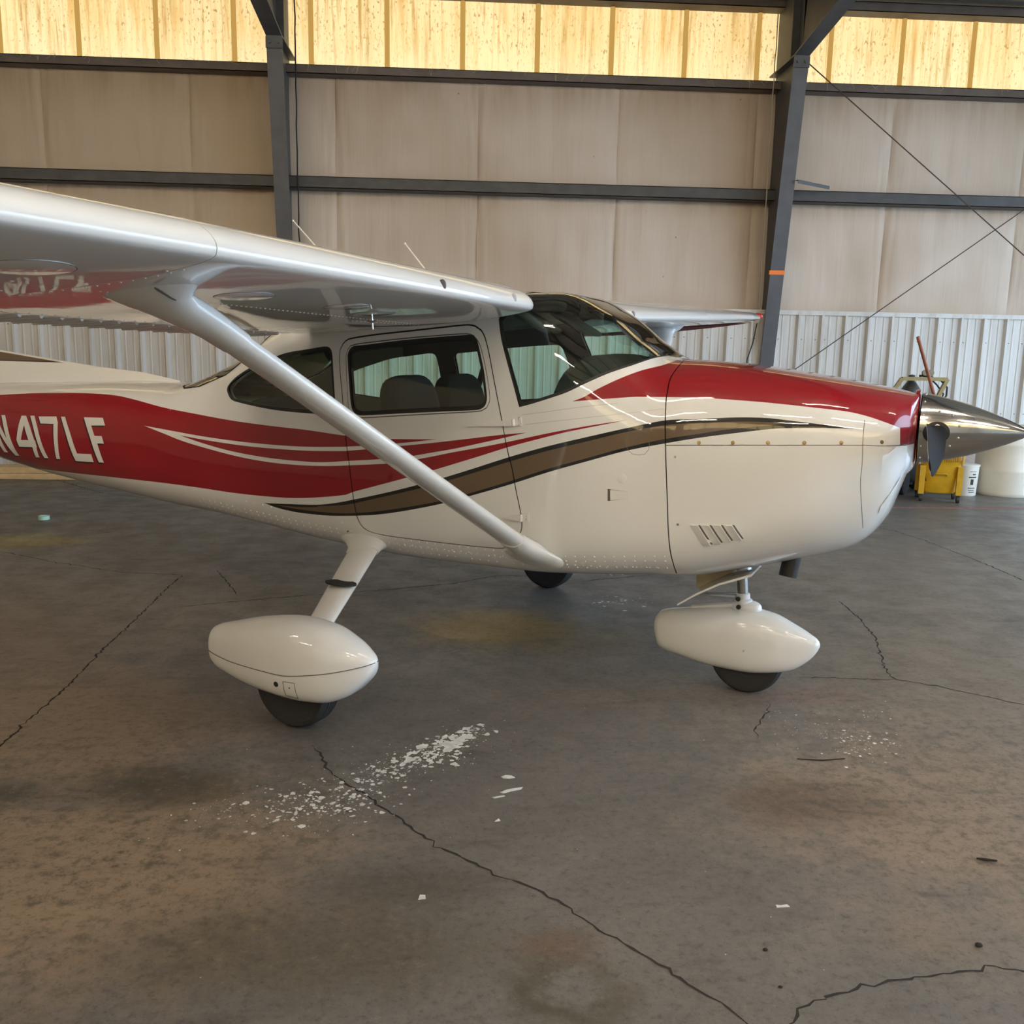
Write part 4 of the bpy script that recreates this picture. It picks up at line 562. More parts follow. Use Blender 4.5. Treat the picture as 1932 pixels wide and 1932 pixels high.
 'w1_top':[(-1.7418,1.2054),(-1.7146,1.2095),(-1.6776,1.2176),(-1.6346,1.2301),(-1.589,1.2455),(-1.5441,1.2618),(-1.5029,1.2769),(-1.4647,1.2906),(-1.4267,1.3036),(-1.3888,1.3157),(-1.351,1.3265),(-1.3131,1.3358),(-1.2751,1.3437),(-1.2408,1.3501),(-1.2048,1.3566),(-1.1675,1.3629),(-1.1295,1.3689),(-1.0913,1.3745),(-1.0533,1.3796),(-1.0161,1.3843),(-0.9801,1.3886),(-0.9445,1.3926),(-0.9086,1.3964),(-0.8728,1.4),(-0.8375,1.4035),(-0.803,1.4066),(-0.7697,1.4093),(-0.738,1.4117),(-0.7082,1.4137),(-0.6754,1.4156),(-0.6429,1.417),(-0.6106,1.418),(-0.5785,1.4185),(-0.5466,1.4185),(-0.5149,1.4179),(-0.4847,1.4167),(-0.4507,1.4151),(-0.4148,1.4132),(-0.3787,1.4111),(-0.3442,1.409),(-0.3131,1.4071),(-0.287,1.4055),(-0.2676,1.4043),(-0.2604,1.4029),(-0.24,1.4009),(-0.212,1.3983),(-0.1795,1.3953),(-0.1453,1.392),(-0.1124,1.3888),(-0.0836,1.3857),(-0.0556,1.3824),(-0.0275,1.3789),(0.0002,1.3752),(0.027,1.3716),(0.0523,1.3681),(0.08,1.3643),(0.1075,1.3603),(0.1347,1.3563),(0.1619,1.3523),(0.1914,1.3476),(0.2223,1.3426),(0.2498,1.3381),(0.2688,1.335)],
 'lobe2_top':[(-1.4482,1.3293),(-1.4255,1.3362),(-1.3949,1.3452),(-1.3585,1.355),(-1.3185,1.3645),(-1.2769,1.373),(-1.2362,1.3805),(-1.1985,1.3867),(-1.1637,1.3919),(-1.1278,1.3969),(-1.0912,1.4016),(-1.0543,1.4061),(-1.0174,1.4103),(-0.9808,1.4143),(-0.9448,1.418),(-0.9097,1.4215),(-0.875,1.4248),(-0.8398,1.4278),(-0.8046,1.4305),(-0.7699,1.4328),(-0.7359,1.4348),(-0.7031,1.4365),(-0.6719,1.4379),(-0.6424,1.4389),(-0.6101,1.4398),(-0.578,1.4403),(-0.5461,1.4403),(-0.5143,1.4399),(-0.4828,1.439),(-0.4514,1.4379),(-0.4181,1.4364),(-0.3826,1.4344),(-0.3473,1.4323),(-0.3147,1.4301),(-0.2871,1.4283),(-0.2669,1.4269),(-0.2597,1.4254),(-0.2397,1.4228),(-0.2127,1.4194),(-0.181,1.4154),(-0.1473,1.4111),(-0.1138,1.4067),(-0.083,1.4026),(-0.0543,1.3985),(-0.0258,1.3944),(0.0025,1.3902),(0.0305,1.386),(0.0584,1.3818),(0.086,1.3777),(0.1135,1.3737),(0.1407,1.3698),(0.1679,1.3659),(0.1948,1.3619),(0.2216,1.358),(0.2483,1.354),(0.2726,1.3502),(0.2987,1.3461),(0.3258,1.3418),(0.3534,1.3374),(0.3809,1.3331),(0.4076,1.3288),(0.4329,1.3247),(0.4563,1.321),(0.4819,1.3169),(0.5075,1.3126),(0.533,1.3084),(0.5581,1.3043),(0.5827,1.3003),(0.6066,1.2967),(0.6352,1.2926),(0.6659,1.2884),(0.6953,1.2846),(0.7203,1.2813),(0.7379,1.279)],
 'lobe2_bot':[(-1.4482,1.3293),(-1.4243,1.3421),(-1.3907,1.3594),(-1.3515,1.3777),(-1.3108,1.3943),(-1.2729,1.4075),(-1.2382,1.4182),(-1.2016,1.4285),(-1.1639,1.4382),(-1.1256,1.4468),(-1.0876,1.4543),(-1.0504,1.4605),(-1.0179,1.4651),(-0.984,1.4697),(-0.9489,1.4742),(-0.9133,1.4787),(-0.8776,1.4831),(-0.842,1.4872),(-0.8071,1.4908),(-0.773,1.4938),(-0.7389,1.4964),(-0.7037,1.4984),(-0.6682,1.5),(-0.6332,1.5012),(-0.5994,1.502),(-0.5676,1.5024),(-0.5385,1.5026),(-0.5128,1.5026),(-0.4813,1.5019),(-0.4498,1.5005),(-0.4186,1.4984),(-0.3875,1.4959),(-0.3553,1.4926),(-0.3228,1.4886),(-0.2903,1.4844),(-0.2581,1.4804),(-0.2311,1.4773),(-0.2021,1.474),(-0.1719,1.4706),(-0.1411,1.4671),(-0.1106,1.4635),(-0.0811,1.4599),(-0.0523,1.4563),(-0.0237,1.4527),(0.0046,1.449),(0.0328,1.4451),(0.0606,1.441),(0.0882,1.4363),(0.1162,1.431),(0.1449,1.425),(0.1733,1.4187),(0.2008,1.4125),(0.2267,1.4066),(0.2502,1.4014),(0.2767,1.3957),(0.3031,1.3902),(0.3293,1.3845),(0.3552,1.3786),(0.3811,1.3724),(0.4068,1.3659),(0.4324,1.3594),(0.4578,1.3529),(0.4831,1.3464),(0.5082,1.3399),(0.5333,1.3335),(0.5581,1.327),(0.5832,1.3204),(0.6084,1.3137),(0.633,1.3072),(0.6563,1.3009),(0.6788,1.2949),(0.7024,1.2886),(0.7234,1.2829),(0.7379,1.279)],
 'lobe3_top':[(-1.7418,1.2054),(-1.7115,1.22),(-1.6689,1.2438),(-1.6222,1.2727),(-1.5788,1.3006),(-1.5398,1.3263),(-1.5012,1.3514),(-1.4627,1.3743),(-1.424,1.394),(-1.3903,1.4082),(-1.3535,1.4218),(-1.3147,1.4342),(-1.2749,1.4452),(-1.2353,1.4549),(-1.197,1.4634),(-1.16,1.4707),(-1.1232,1.4775),(-1.0866,1.4836),(-1.0503,1.4891),(-1.0143,1.4942),(-0.9787,1.4988),(-0.9437,1.5032),(-0.9089,1.5074),(-0.8744,1.5116),(-0.8402,1.5152),(-0.8062,1.5183),(-0.7726,1.5208),(-0.7394,1.5228),(-0.7063,1.5242),(-0.6734,1.5252),(-0.6407,1.5258),(-0.6083,1.5259),(-0.576,1.5258),(-0.5435,1.5252),(-0.5103,1.5241),(-0.4773,1.5226),(-0.4452,1.521),(-0.4149,1.5192),(-0.3869,1.5174),(-0.3542,1.5147),(-0.3217,1.5115),(-0.2894,1.508),(-0.2574,1.5045),(-0.2297,1.5016),(-0.1992,1.4984),(-0.1674,1.495),(-0.136,1.4916),(-0.1065,1.4883),(-0.0802,1.4853),(-0.0514,1.482),(-0.0228,1.4785),(0.0055,1.4747),(0.0335,1.47),(0.0582,1.4652),(0.085,1.4596),(0.1131,1.4534),(0.1417,1.4469),(0.1702,1.4403),(0.1976,1.4339),(0.2244,1.4275),(0.251,1.4209),(0.2774,1.4142),(0.3037,1.4075),(0.3299,1.401),(0.3559,1.3947),(0.3818,1.3886),(0.4075,1.3828),(0.4332,1.3771),(0.4587,1.3714),(0.484,1.3657),(0.5092,1.3599),(0.5342,1.354),(0.5592,1.348),(0.584,1.342),(0.6086,1.336),(0.6331,1.3299),(0.6575,1.3239),(0.6794,1.3183),(0.7024,1.3124),(0.7262,1.3062),(0.7505,1.2999),(0.7751,1.293),(0.7996,1.2851),(0.8238,1.2765),(0.8473,1.2675),(0.8704,1.2581),(0.8934,1.2483),(0.9162,1.2383),(0.9389,1.2282),(0.9614,1.2181),(0.9838,1.2076),(1.0061,1.1966),(1.0282,1.1851),(1.0493,1.1737),(1.0719,1.1611),(1.0952,1.1477),(1.1186,1.1341),(1.1411,1.1211),(1.1621,1.1091),(1.1807,1.0975),(1.1963,1.0871),(1.2081,1.0791)],
 'red_lo':[(1.2081,1.0791),(1.1957,1.0884),(1.1781,1.1013),(1.1573,1.1154),(1.1357,1.1291),(1.1154,1.142),(1.0974,1.1534),(1.0768,1.1661),(1.0545,1.1794),(1.0309,1.1928),(1.007,1.2059),(0.9832,1.2181),(0.9605,1.2292),(0.9396,1.2391),(0.9168,1.2501),(0.894,1.2611),(0.8711,1.2719),(0.8481,1.2824),(0.8249,1.2924),(0.8016,1.3017),(0.7781,1.3102),(0.7545,1.3179),(0.7307,1.3252),(0.7067,1.3325),(0.6827,1.3401),(0.6587,1.3479),(0.6344,1.3562),(0.61,1.3648),(0.5855,1.3736),(0.5608,1.3826),(0.536,1.3916),(0.5111,1.4006),(0.4854,1.4097),(0.4589,1.4191),(0.4322,1.4286),(0.4061,1.4379),(0.3813,1.4467),(0.3585,1.4548),(0.3326,1.4641),(0.3065,1.4733),(0.2803,1.4826),(0.2538,1.4918),(0.2304,1.4998),(0.2046,1.5086),(0.1771,1.5179),(0.1487,1.5274),(0.1202,1.537),(0.0922,1.5463),(0.0643,1.5555),(0.0357,1.5649),(0.0067,1.5785),(-0.0223,1.5987),(-0.0506,1.6185),(-0.0777,1.6375),(-0.1074,1.6584),(-0.1389,1.6805),(-0.1699,1.7023),(-0.1978,1.7224),(-0.2203,1.7391),(-0.2421,1.7612),(-0.2643,1.7806),(-0.2868,1.7913),(-0.3154,1.8039),(-0.348,1.8176),(-0.3829,1.8315),(-0.418,1.8449),(-0.4513,1.8567),(-0.4832,1.8672),(-0.5152,1.8771),(-0.5474,1.8865),(-0.5799,1.8955),(-0.6125,1.904),(-0.6454,1.9119),(-0.6786,1.919),(-0.712,1.9253),(-0.7456,1.9308),(-0.7795,1.9359),(-0.8136,1.9406),(-0.848,1.9452),(-0.8828,1.9495),(-0.9179,1.9534),(-0.9534,1.9579),(-0.9893,1.9629),(-1.0257,1.9683),(-1.0625,1.974),(-1.0997,1.9793),(-1.1372,1.9841),(-1.175,1.9885),(-1.2131,1.9926),(-1.2515,1.9965),(-1.2902,2.0003),(-1.3253,2.0036),(-1.3626,2.0068),(-1.4016,2.01),(-1.442,2.0133),(-1.4835,2.0167),(-1.5255,2.0204),(-1.5678,2.0245),(-1.6099,2.0292),(-1.649,2.0341),(-1.6908,2.04),(-1.7351,2.047),(-1.7815,2.0554),(-1.83,2.0653),(-1.8801,2.0765),(-1.9312,2.089),(-1.9826,2.1023),(-2.0335,2.116),(-2.083,2.1298),(-2.1374,2.1453),(-2.1927,2.1615),(-2.2485,2.1779),(-2.3045,2.1941),(-2.361,2.2106),(-2.4186,2.2278),(-2.4772,2.2457),(-2.5367,2.2643),(-2.5917,2.2822),(-2.6514,2.3028),(-2.7149,2.3262),(-2.7813,2.3523),(-2.8499,2.3813),(-2.9198,2.4136),(-2.9902,2.4495),(-3.0611,2.4915),(-3.135,2.5464)],
 'cowl_seam':[(1.3492,0.3254),(1.3645,0.5044),(1.3649,0.6112),(1.3633,0.6632),(1.3609,0.7091),(1.3594,0.7487),(1.3615,0.8007),(1.3644,0.845),(1.3648,0.8746),(1.3657,0.9031),(1.3677,0.93),(1.3701,0.9626),(1.3725,0.9979),(1.3748,1.0336),(1.3771,1.0673),(1.3789,1.0934),(1.3808,1.1217),(1.3828,1.1517),(1.3848,1.1831),(1.3867,1.2155),(1.3886,1.2485),(1.3905,1.2816),(1.3922,1.3144),(1.394,1.3499),(1.3959,1.3874),(1.3978,1.4263),(1.3998,1.466),(1.4018,1.5058),(1.4037,1.5449),(1.4055,1.5864),(1.4072,1.6332),(1.409,1.6854),(1.4107,1.7381),(1.4124,1.7901),(1.414,1.8401),(1.4156,1.8871),(1.4173,1.9302),(1.419,1.9724),(1.4208,2.015),(1.4226,2.057),(1.4243,2.0975),(1.4261,2.1355),(1.4296,2.1922),(1.4329,2.2538),(1.4341,2.3126),(1.4296,2.439)],
 'cowl_split':[(1.3902,1.2199),(1.4019,1.2203),(1.4168,1.2208),(1.4341,1.2211),(1.4535,1.221),(1.4744,1.2206),(1.4963,1.2198),(1.5187,1.2188),(1.5412,1.2176),(1.5632,1.2162),(1.5843,1.2147),(1.604,1.2132),(1.6218,1.2117),(1.64,1.2103),(1.6584,1.2088),(1.6771,1.2072),(1.696,1.2057),(1.715,1.2042),(1.7341,1.2026),(1.7531,1.201),(1.7721,1.1992),(1.791,1.1974),(1.8098,1.1956),(1.8283,1.1937),(1.8466,1.1919),(1.8651,1.19),(1.884,1.1881),(1.9033,1.1861),(1.9228,1.1841),(1.9422,1.1822),(1.9614,1.1804),(1.9802,1.1786),(1.9983,1.1769),(2.0157,1.1752),(2.0322,1.1737),(2.0476,1.1723),(2.0619,1.1711),(2.0748,1.17),(2.0939,1.1685),(2.113,1.167),(2.1321,1.1658),(2.1512,1.1648),(2.1703,1.1637),(2.1876,1.1628),(2.2073,1.1622),(2.228,1.1625),(2.2483,1.1645),(2.2668,1.1685),(2.2824,1.1804),(2.2935,1.2016)],
 'cap_seam':[(2.1661,0.94),(2.1665,0.9703),(2.1668,1.013),(2.1672,1.0603),(2.1679,1.1049),(2.1688,1.1456),(2.1701,1.1907),(2.1714,1.2377),(2.1725,1.2836),(2.1732,1.3253),(2.173,1.377),(2.1723,1.4295),(2.1724,1.483),(2.1737,1.5311),(2.1755,1.5882),(2.1777,1.6657),(2.1801,1.7431),(2.1823,1.8148),(2.185,1.9005),(2.1877,1.9937),(2.1899,2.0881),(2.1915,2.1759),(2.1923,2.2451)],
 'fork_door':[(1.2138,1.193),(1.2133,1.2175),(1.2164,1.2466),(1.2282,1.2689),(1.2457,1.2838),(1.2721,1.2848),(1.2969,1.2786),(1.3144,1.2459),(1.315,1.2131),(1.313,1.1728),(1.3092,1.1423),(1.2893,1.1239),(1.2668,1.1274),(1.2384,1.1386),(1.2176,1.1523),(1.2138,1.193)],
 'deck_seam':[(0.7093,1.2031),(0.7239,1.2008),(0.744,1.1977),(0.7677,1.1936),(0.793,1.1878),(0.8183,1.1806),(0.8415,1.173),(0.8622,1.1653),(0.8846,1.1564),(0.9079,1.1464),(0.9318,1.1359),(0.9556,1.1253),(0.9788,1.1143),(1.0009,1.1029),(1.0214,1.0915),(1.046,1.0773),(1.0724,1.0613),(1.0985,1.0449),(1.1226,1.0297),(1.1429,1.0171),(1.1574,1.0082)],
 'deck_seam_b':[(0.7311,1.2436),(0.7452,1.2415),(0.7636,1.2385),(0.7853,1.234),(0.8095,1.228),(0.8352,1.2205),(0.8616,1.2118),(0.8878,1.2024),(0.9129,1.1929),(0.9363,1.1837),(0.9566,1.1758),(0.9781,1.1668),(1.0006,1.1567),(1.0236,1.1455),(1.0468,1.1334),(1.0702,1.1207),(1.0932,1.1076),(1.1159,1.0945),(1.1378,1.0819),(1.1587,1.07),(1.1784,1.0579),(1.1965,1.0457),(1.2184,1.0306),(1.2417,1.0148),(1.2657,1.0004),(1.2894,0.9898),(1.312,0.984),(1.3324,0.98),(1.3497,0.977),(1.3626,0.9749)],
 'louvers':[(1.5084,1.8957),(1.6979,1.9168),(1.7374,2.0657),(1.5669,2.1022)],
 'naca':[(1.1386,1.5225),(1.2321,1.5459),(1.2308,1.6053),(1.1409,1.6211)],
 'cap':[(1.2028,1.4542)],
 'hinge':[(0.4178,1.2694),(0.6716,1.2239),(0.6753,1.2532),(0.7118,1.2129),(0.7141,1.2512)],
 'hinge2':[(0.6238,1.8506),(0.7306,1.7938),(0.7311,1.8654),(0.7694,1.7804),(0.7701,1.8622)],
 'camloc':[(1.53,1.1972),(1.6708,1.1862),(1.8117,1.1731),(1.9526,1.1579),(2.0907,1.1434),(2.2383,1.128)],
 'louv_screw':[(1.4328,1.3016),(1.4588,1.8877)],
 'light':[(2.2346,2.1551),(2.2377,2.0591),(2.2609,1.9408),(2.2871,1.9302),(2.3058,2.1717)],
 'N1':[(-3.2722,1.4361),(-3.2262,1.417),(-3.1698,2.2149),(-3.2231,2.2402)],
 'N2':[(-3.3027,1.7509),(-3.3273,1.9359),(-3.2231,2.2402),(-3.1698,2.2149)],
 'N3':[(-3.3517,2.0504),(-3.3596,2.081),(-3.4024,2.3315),(-3.346,2.2967)],
 '4o':[(-3.0256,1.3763),(-2.9711,1.3608),(-2.8979,1.8225),(-2.8915,1.8204),(-2.8864,1.9375),(-2.8936,1.9431),(-2.9021,2.1251),(-2.9505,2.1426),(-2.9431,1.9546),(-3.1108,2.0089),(-3.1214,1.8927)],
 '4i':[(-3.0038,1.5876),(-2.9727,1.8426),(-3.0652,1.8702)],
 '1':[(-2.9213,1.3468),(-2.8728,1.3335),(-2.7904,2.09),(-2.8409,2.1075)],
 '7':[(-2.8238,1.3354),(-2.6222,1.2828),(-2.6077,1.3995),(-2.6173,1.5944),(-2.6266,1.8005),(-2.6449,2.0474),(-2.691,2.0656),(-2.6729,1.8598),(-2.6664,1.6541),(-2.6578,1.4424),(-2.8068,1.4842)],
 'L':[(-2.5713,1.2746),(-2.527,1.2637),(-2.4275,1.8768),(-2.2734,1.8321),(-2.2639,1.9542),(-2.4653,2.0133)],
 'F':[(-2.3258,1.2257),(-2.1333,1.1848),(-2.1088,1.2999),(-2.2508,1.3442),(-2.2216,1.5153),(-2.1472,1.4908),(-2.1297,1.6116),(-2.1975,1.6335),(-2.1538,1.92),(-2.2072,1.9367)],
}
# ------------------------------------------------------------------ the airplane
THETA=0.50415
plane=empty('airplane',(0,0,0),-THETA)
tag(plane,'white high-wing airplane with red and brown stripes parked on the concrete floor','airplane')
def Sn(x,t,side=1):
    e=1e-3; P=np.array(S(x,t)); a=np.array(S(min(x+e,2.33),t))-np.array(S(x-e,t)); tm=min(max(t,2*e),math.pi-2*e); b=np.array(S(x,tm+e))-np.array(S(x,tm-e)); a=a if 0<tm<math.pi else a
    n=np.cross(b,a)
    if t<2*e or t>math.pi-2*e: n[1]=0
    l=np.linalg.norm(n); n=n/l if l>0 else np.array((0,0,1.)); return P,n
KT=.6
def pip(P,poly):
    "points P (n,2) inside polygon"
    x,y=P[:,0],P[:,1]; ins=np.zeros(len(P),bool); q=np.asarray(poly); n=len(q)
    x1,y1=q[:,0],q[:,1]; x2,y2=np.roll(x1,-1),np.roll(y1,-1)
    for i in range(n):
        c=((y1[i]>y)!=(y2[i]>y)); 
        if c.any(): ins^= c&(x<(x2[i]-x1[i])*(y-y1[i])/((y2[i]-y1[i]) or 1e-12)+x1[i])
    return ins
def dist(P,line):
    d=np.full(len(P),9.); q=np.asarray(line)
    for a,b in zip(q[:-1],q[1:]):
        ab=b-a; L=ab@ab
        if L<1e-14: continue
        s=np.clip(((P-a)@ab)/L,0,1); d=np.minimum(d,np.hypot(*(P-a-s[:,None]*ab).T))
    return d
def K(pts): return [(x,t*KT) for x,t in pts]
def offset(line,h,closed):
    q=np.asarray(line); n=len(q); out=[]
    for i in range(n):
        if closed: a,b=q[i-1],q[(i+1)%n]
        else: a,b=q[max(0,i-1)],q[min(n-1,i+1)]
        d=b-a; l=np.hypot(*d)+1e-12; out.append((q[i][0]-d[1]/l*h,q[i][1]+d[0]/l*h))
    return out
sp=lambda k,closed=False: TR[k]
seam=[(1.343,-.15),(1.343,.12)]+[q for q in sp('cowl_seam') if q[1]>.16]+[(1.43,2.8),(1.43,3.3)]
door=sp('door',True); dglass=sp('door_glass',True); dframe=sp('door_frame',True); rglass=sp('rear_side_glass',True)
pil=TR['ws_pillar']; wsb=sp('ws_bottom')
ws=[(.655,-.15),(.65,.25),(.60,.62),(.555,pil[0][1]-.02)]+pil+[q for q in wsb[1:-1] if q[1]>.12]+[(1.268,0.05),(1.268,-.15)]
rearw=[(-1.70,-.15),(-1.69,.25),(-1.64,.55),(-1.54,.72),(-1.40,.79),(-1.2,.79),(-1.06,.76),(-.96,.72),(-.96,-.15)]
_sp=TR['cowl_split']; ZSPLIT=S(*_sp[len(_sp)*3//4])[2]; TSP=t_of_z(2.33,ZSPLIT)
split=[q for q in _sp if q[0]<2.2]+[(x,t_of_z(x,ZSPLIT)) for x in (2.22,2.25,2.28,2.30,2.315,2.33)]+[(2.34,TSP)]
redlow=sp('red_cowl_low'); redtop=sp('red_cowl_top')
redcowl=redlow+[(redlow[-1][0]+.006,t_of_z(redlow[-1][0]+.006,ZSPLIT))]+[(x,t_of_z(x,ZSPLIT)) for x in (2.29,2.305,2.32) if x>redlow[-1][0]+.008]+[(2.33,TSP),(2.36,TSP),(2.36,-.15),(1.325,-.15),(1.325,.12)]+[q for q in redtop[::-1][:-1] if q[1]>.14]
red_lo=sp('red_lo')
redmain=sp('red_up')+sp('w1_top')[::-1][1:]+sp('lobe3_top')[1:]+red_lo[1:]+[(-4.2,2.35),(-5.3,2.2),(-5.3,.95),(-4.2,.93)]
lobe2=sp('lobe2_top')+sp('lobe2_bot')[::-1][1:-1]
blk=sp('blk_up')+sp('blk_lo')[::-1][1:-1]; brn=sp('brn_up')+sp('brn_lo')[::-1][1:-1]
def letter(k): 
    p=TR[k]; out=[]
    for i in range(len(p)):
        a=np.array(p[i]);b=np.array(p[(i+1)%len(p)]); n=max(1,int(np.hypot(*(b-a)*np.array((1,KT)))/.03)); out+=[tuple(a+(b-a)*j/n) for j in range(n)]
    return out
# the registration's first letter runs on past the frame
n1=TR['N1']; dx=-.135
TR['N3']=[(n1[0][0]+dx,n1[0][1]),(n1[1][0]+dx,n1[1][1]),(n1[2][0]+dx,n1[2][1]),(n1[3][0]+dx,n1[3][1])]
TR['N2']=[TR['N3'][0],TR['N3'][1],n1[2],n1[3]]
LET=[letter(k) for k in ('N1','N2','N3','4o','1','7','L','F')]; HOLE=letter('4i')
SHD=(-.011,.030)
CABIN=(-1.78,1.30)
def skin(side):
    outl=[]   # (polyline, closed)
    polys=dict(door=door,dglass=dglass,rglass=rglass,ws=ws,rearw=rearw,redcowl=redcowl,redmain=redmain,lobe2=lobe2,blk=blk,brn=brn)
    for k,v in polys.items(): outl.append((K(v),True))
    if side>0:
        for L in LET+[HOLE]:
            outl.append((K(L),True)); outl.append((K([(x+SHD[0],t+SHD[1]) for x,t in L]),True))
    ribs=[(K(seam),.0045,'gap',False),(K(split),.0032,'gap',False),(K(door),.0042,'gap',True),(K(dframe),.003,'seam',True),
          (K(sp('cap_seam')),.0025,'seam',False),(K(sp('fork_door')),.0018,'seam',False),(K(sp('deck_seam')),.0018,'faint',False),(K(sp('deck_seam_b')),.0018,'faint',False)]
    seals=[(K(dglass),.012,'seal',True),(K(rglass),.011,'seal',True),(K(ws),.008,'seal',True),(K(rearw),.012,'seal',True)]
    for L,wd,_,cl in ribs+seals:
        if _=='seal': outl.append((offset(L,wd/2,cl),cl)); outl.append((offset(L,-wd/2,cl),cl))
        else: outl.append((offset(L,wd/2,cl),cl)); outl.append((offset(L,-wd/2,cl),cl))
    V=[];E=[]
    for L,cl in outl:
        b=len(V); V+=[Vector((float(x),float(min(max(y,0),math.pi*KT)))) for x,y in L]
        n=len(L); E+=[(b+i,b+i+1) for i in range(n-1)]
        if cl: E.append((b+n-1,b))
    xs_=list(np.arange(-5.3,-1.9,.12))+list(np.arange(-1.9,2.2,.035))+list(np.arange(2.2,2.331,.013))+[2.33]
    ts=np.linspace(0,math.pi,45)
    for x in xs_:
        for t in ts: V.append(Vector((float(x),float(t*KT))))
    r=delaunay_2d_cdt(V,E,[],0,1e-5)
    P=np.array([tuple(v) for v in r[0]]); T=np.array([f for f in r[2] if len(f)==3])
    P[:,0]=np.clip(P[:,0],-5.3,2.33)
    A=P[T]; area=np.abs((A[:,1,0]-A[:,0,0])*(A[:,2,1]-A[:,0,1])-(A[:,2,0]-A[:,0,0])*(A[:,1,1]-A[:,0,1]))
    T=T[area>1e-9]; Cn=P[T].mean(1)
    n=len(T); part=np.zeros(n,int); mat=np.zeros(n,int)     # parts: 0 fuselage 1 upper cowl 2 lower cowl 3 door 4 door glass 5 rear side glass 6 windshield 7 rear window 8 dropped
    front=pip(Cn,K(seam+[(2.5,3.3),(2.5,-.15)])); above=pip(Cn,K(split+[(2.5,TSP),(2.5,-.15),(1.2,-.15),(1.2,_sp[0][1])]))
    part[front&above]=1; part[front&~above]=2
    ind=pip(Cn,K(door)); part[ind]=3
    for i,k in ((1,redmain),(1,lobe2),(1,redcowl)): mat[pip(Cn,K(k))]=i
    mat[pip(Cn,K(blk))]=3; mat[pip(Cn,K(brn))]=2
    if side>0:
        hs=pip(Cn,K([(x+SHD[0],t+SHD[1]) for x,t in HOLE])); h0=pip(Cn,K(HOLE))
        s_=np.zeros(n,bool)
        for i,L in enumerate(LET):
            q=pip(Cn,K([(x+SHD[0],t+SHD[1]) for x,t in L]))
            if i==3: q&=~hs
            s_|=q
        mat[s_]=3
        w_=np.zeros(n,bool)
        for i,L in enumerate(LET):
            q=pip(Cn,K(L))
            if i==3: q&=~h0
            w_|=q
        mat[w_]=0
    for L,wd,act,cl in ribs+seals:
        L2=list(L)+([L[0]] if cl else []); near=dist(Cn,L2)<wd/2*1.01
        if act=='seam': mat[near]=4
        elif act=='faint': mat[near&(mat==0)]=6
        elif act=='seal': mat[near]=5
    for i,k in ((4,dglass),(5,rglass),(6,ws),(7,rearw)):
        q=pip(Cn,K(k)); part[q&(mat!=5)]=i; 
    for L,wd,act,cl in ribs:
        if act=='gap':
            L2=list(L)+([L[0]] if cl else []); near=(dist(Cn,L2)<wd/2*1.01)&(part<4)&(mat!=5); part[near]=8
    SP=[Sn(x,y/KT) for x,y in P]
    pos=np.array([a for a,_ in SP]); nor=np.array([b for _,b in SP])
    if side<0: pos[:,1]*=-1; nor[:,1]*=-1
    # consistent winding
    fn=np.cross(pos[T[:,1]]-pos[T[:,0]],pos[T[:,2]]-pos[T[:,0]]); flip=(fn*nor[T[:,0]]).sum(1)<0
    T[flip]=T[flip][:,::-1]
    return dict(P=P,T=T,C=Cn,part=part,mat=mat,pos=pos,nor=nor)
SK=[skin(1),skin(-1)]
PAINTS=[WHITE,RED,BROWN,BLACK,SEAM,SEAL,FAINT]
def take(sides,sel,name,parent,mats=PAINTS,inset=0,mi=True):
    V=[];N=[];F=[];M=[]
    for s in sides:
        d=SK[s]; q=np.where(sel(d))[0]
        if len(q)==0: continue
        T=d['T'][q]; u,inv=np.unique(T.ravel(),return_inverse=True); T2=inv.reshape(-1,3)+len(V)
        V+=list(d['pos'][u]-d['nor'][u]*inset); N+=list(d['nor'][u]); F+=[tuple(map(int,t)) for t in T2]; M+=list(d['mat'][q] if mi else np.zeros(len(q),int))
    return mesh(name,V,F,mats=mats,mi=M,parent=parent,smooth=True,normals=N)
fus=take((0,1),lambda d:d['part']==0,'fuselage',plane)
cu=take((0,1),lambda d:d['part']==1,'upper_cowling',plane); cl_=take((0,1),lambda d:d['part']==2,'lower_cowling',plane)
doors=[]
for s in (0,1):
    dr=take((s,),lambda d:d['part']==3,'cabin_door',plane); doors.append(dr)
    take((s,),lambda d:d['part']==4,'door_window',dr,[GLASS],.004,False)
    take((s,),lambda d:d['part']==5,'side_window',plane,[GLASS],.004,False)
wsh=take((0,1),lambda d:d['part']==6,'windshield',plane,[GLASS],.003,False); take((0,1),lambda d:d['part']==7,'rear_window',plane,[GLASS],.003,False)
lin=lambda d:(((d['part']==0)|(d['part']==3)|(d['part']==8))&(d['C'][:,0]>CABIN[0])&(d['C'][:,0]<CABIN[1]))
lo=take((0,1),lambda d:lin(d)&(d['C'][:,0]>=-.62),'cabin_lining',plane,[LINING],.028,False); lo2=take((0,1),lambda d:lin(d)&(d['C'][:,0]<-.62),'cabin_lining',plane,[simple('brightened_rear_lining',(.36,.34,.28),.9)],.028,False)  # rear lining coloured lighter to brighten the dim rear cabin
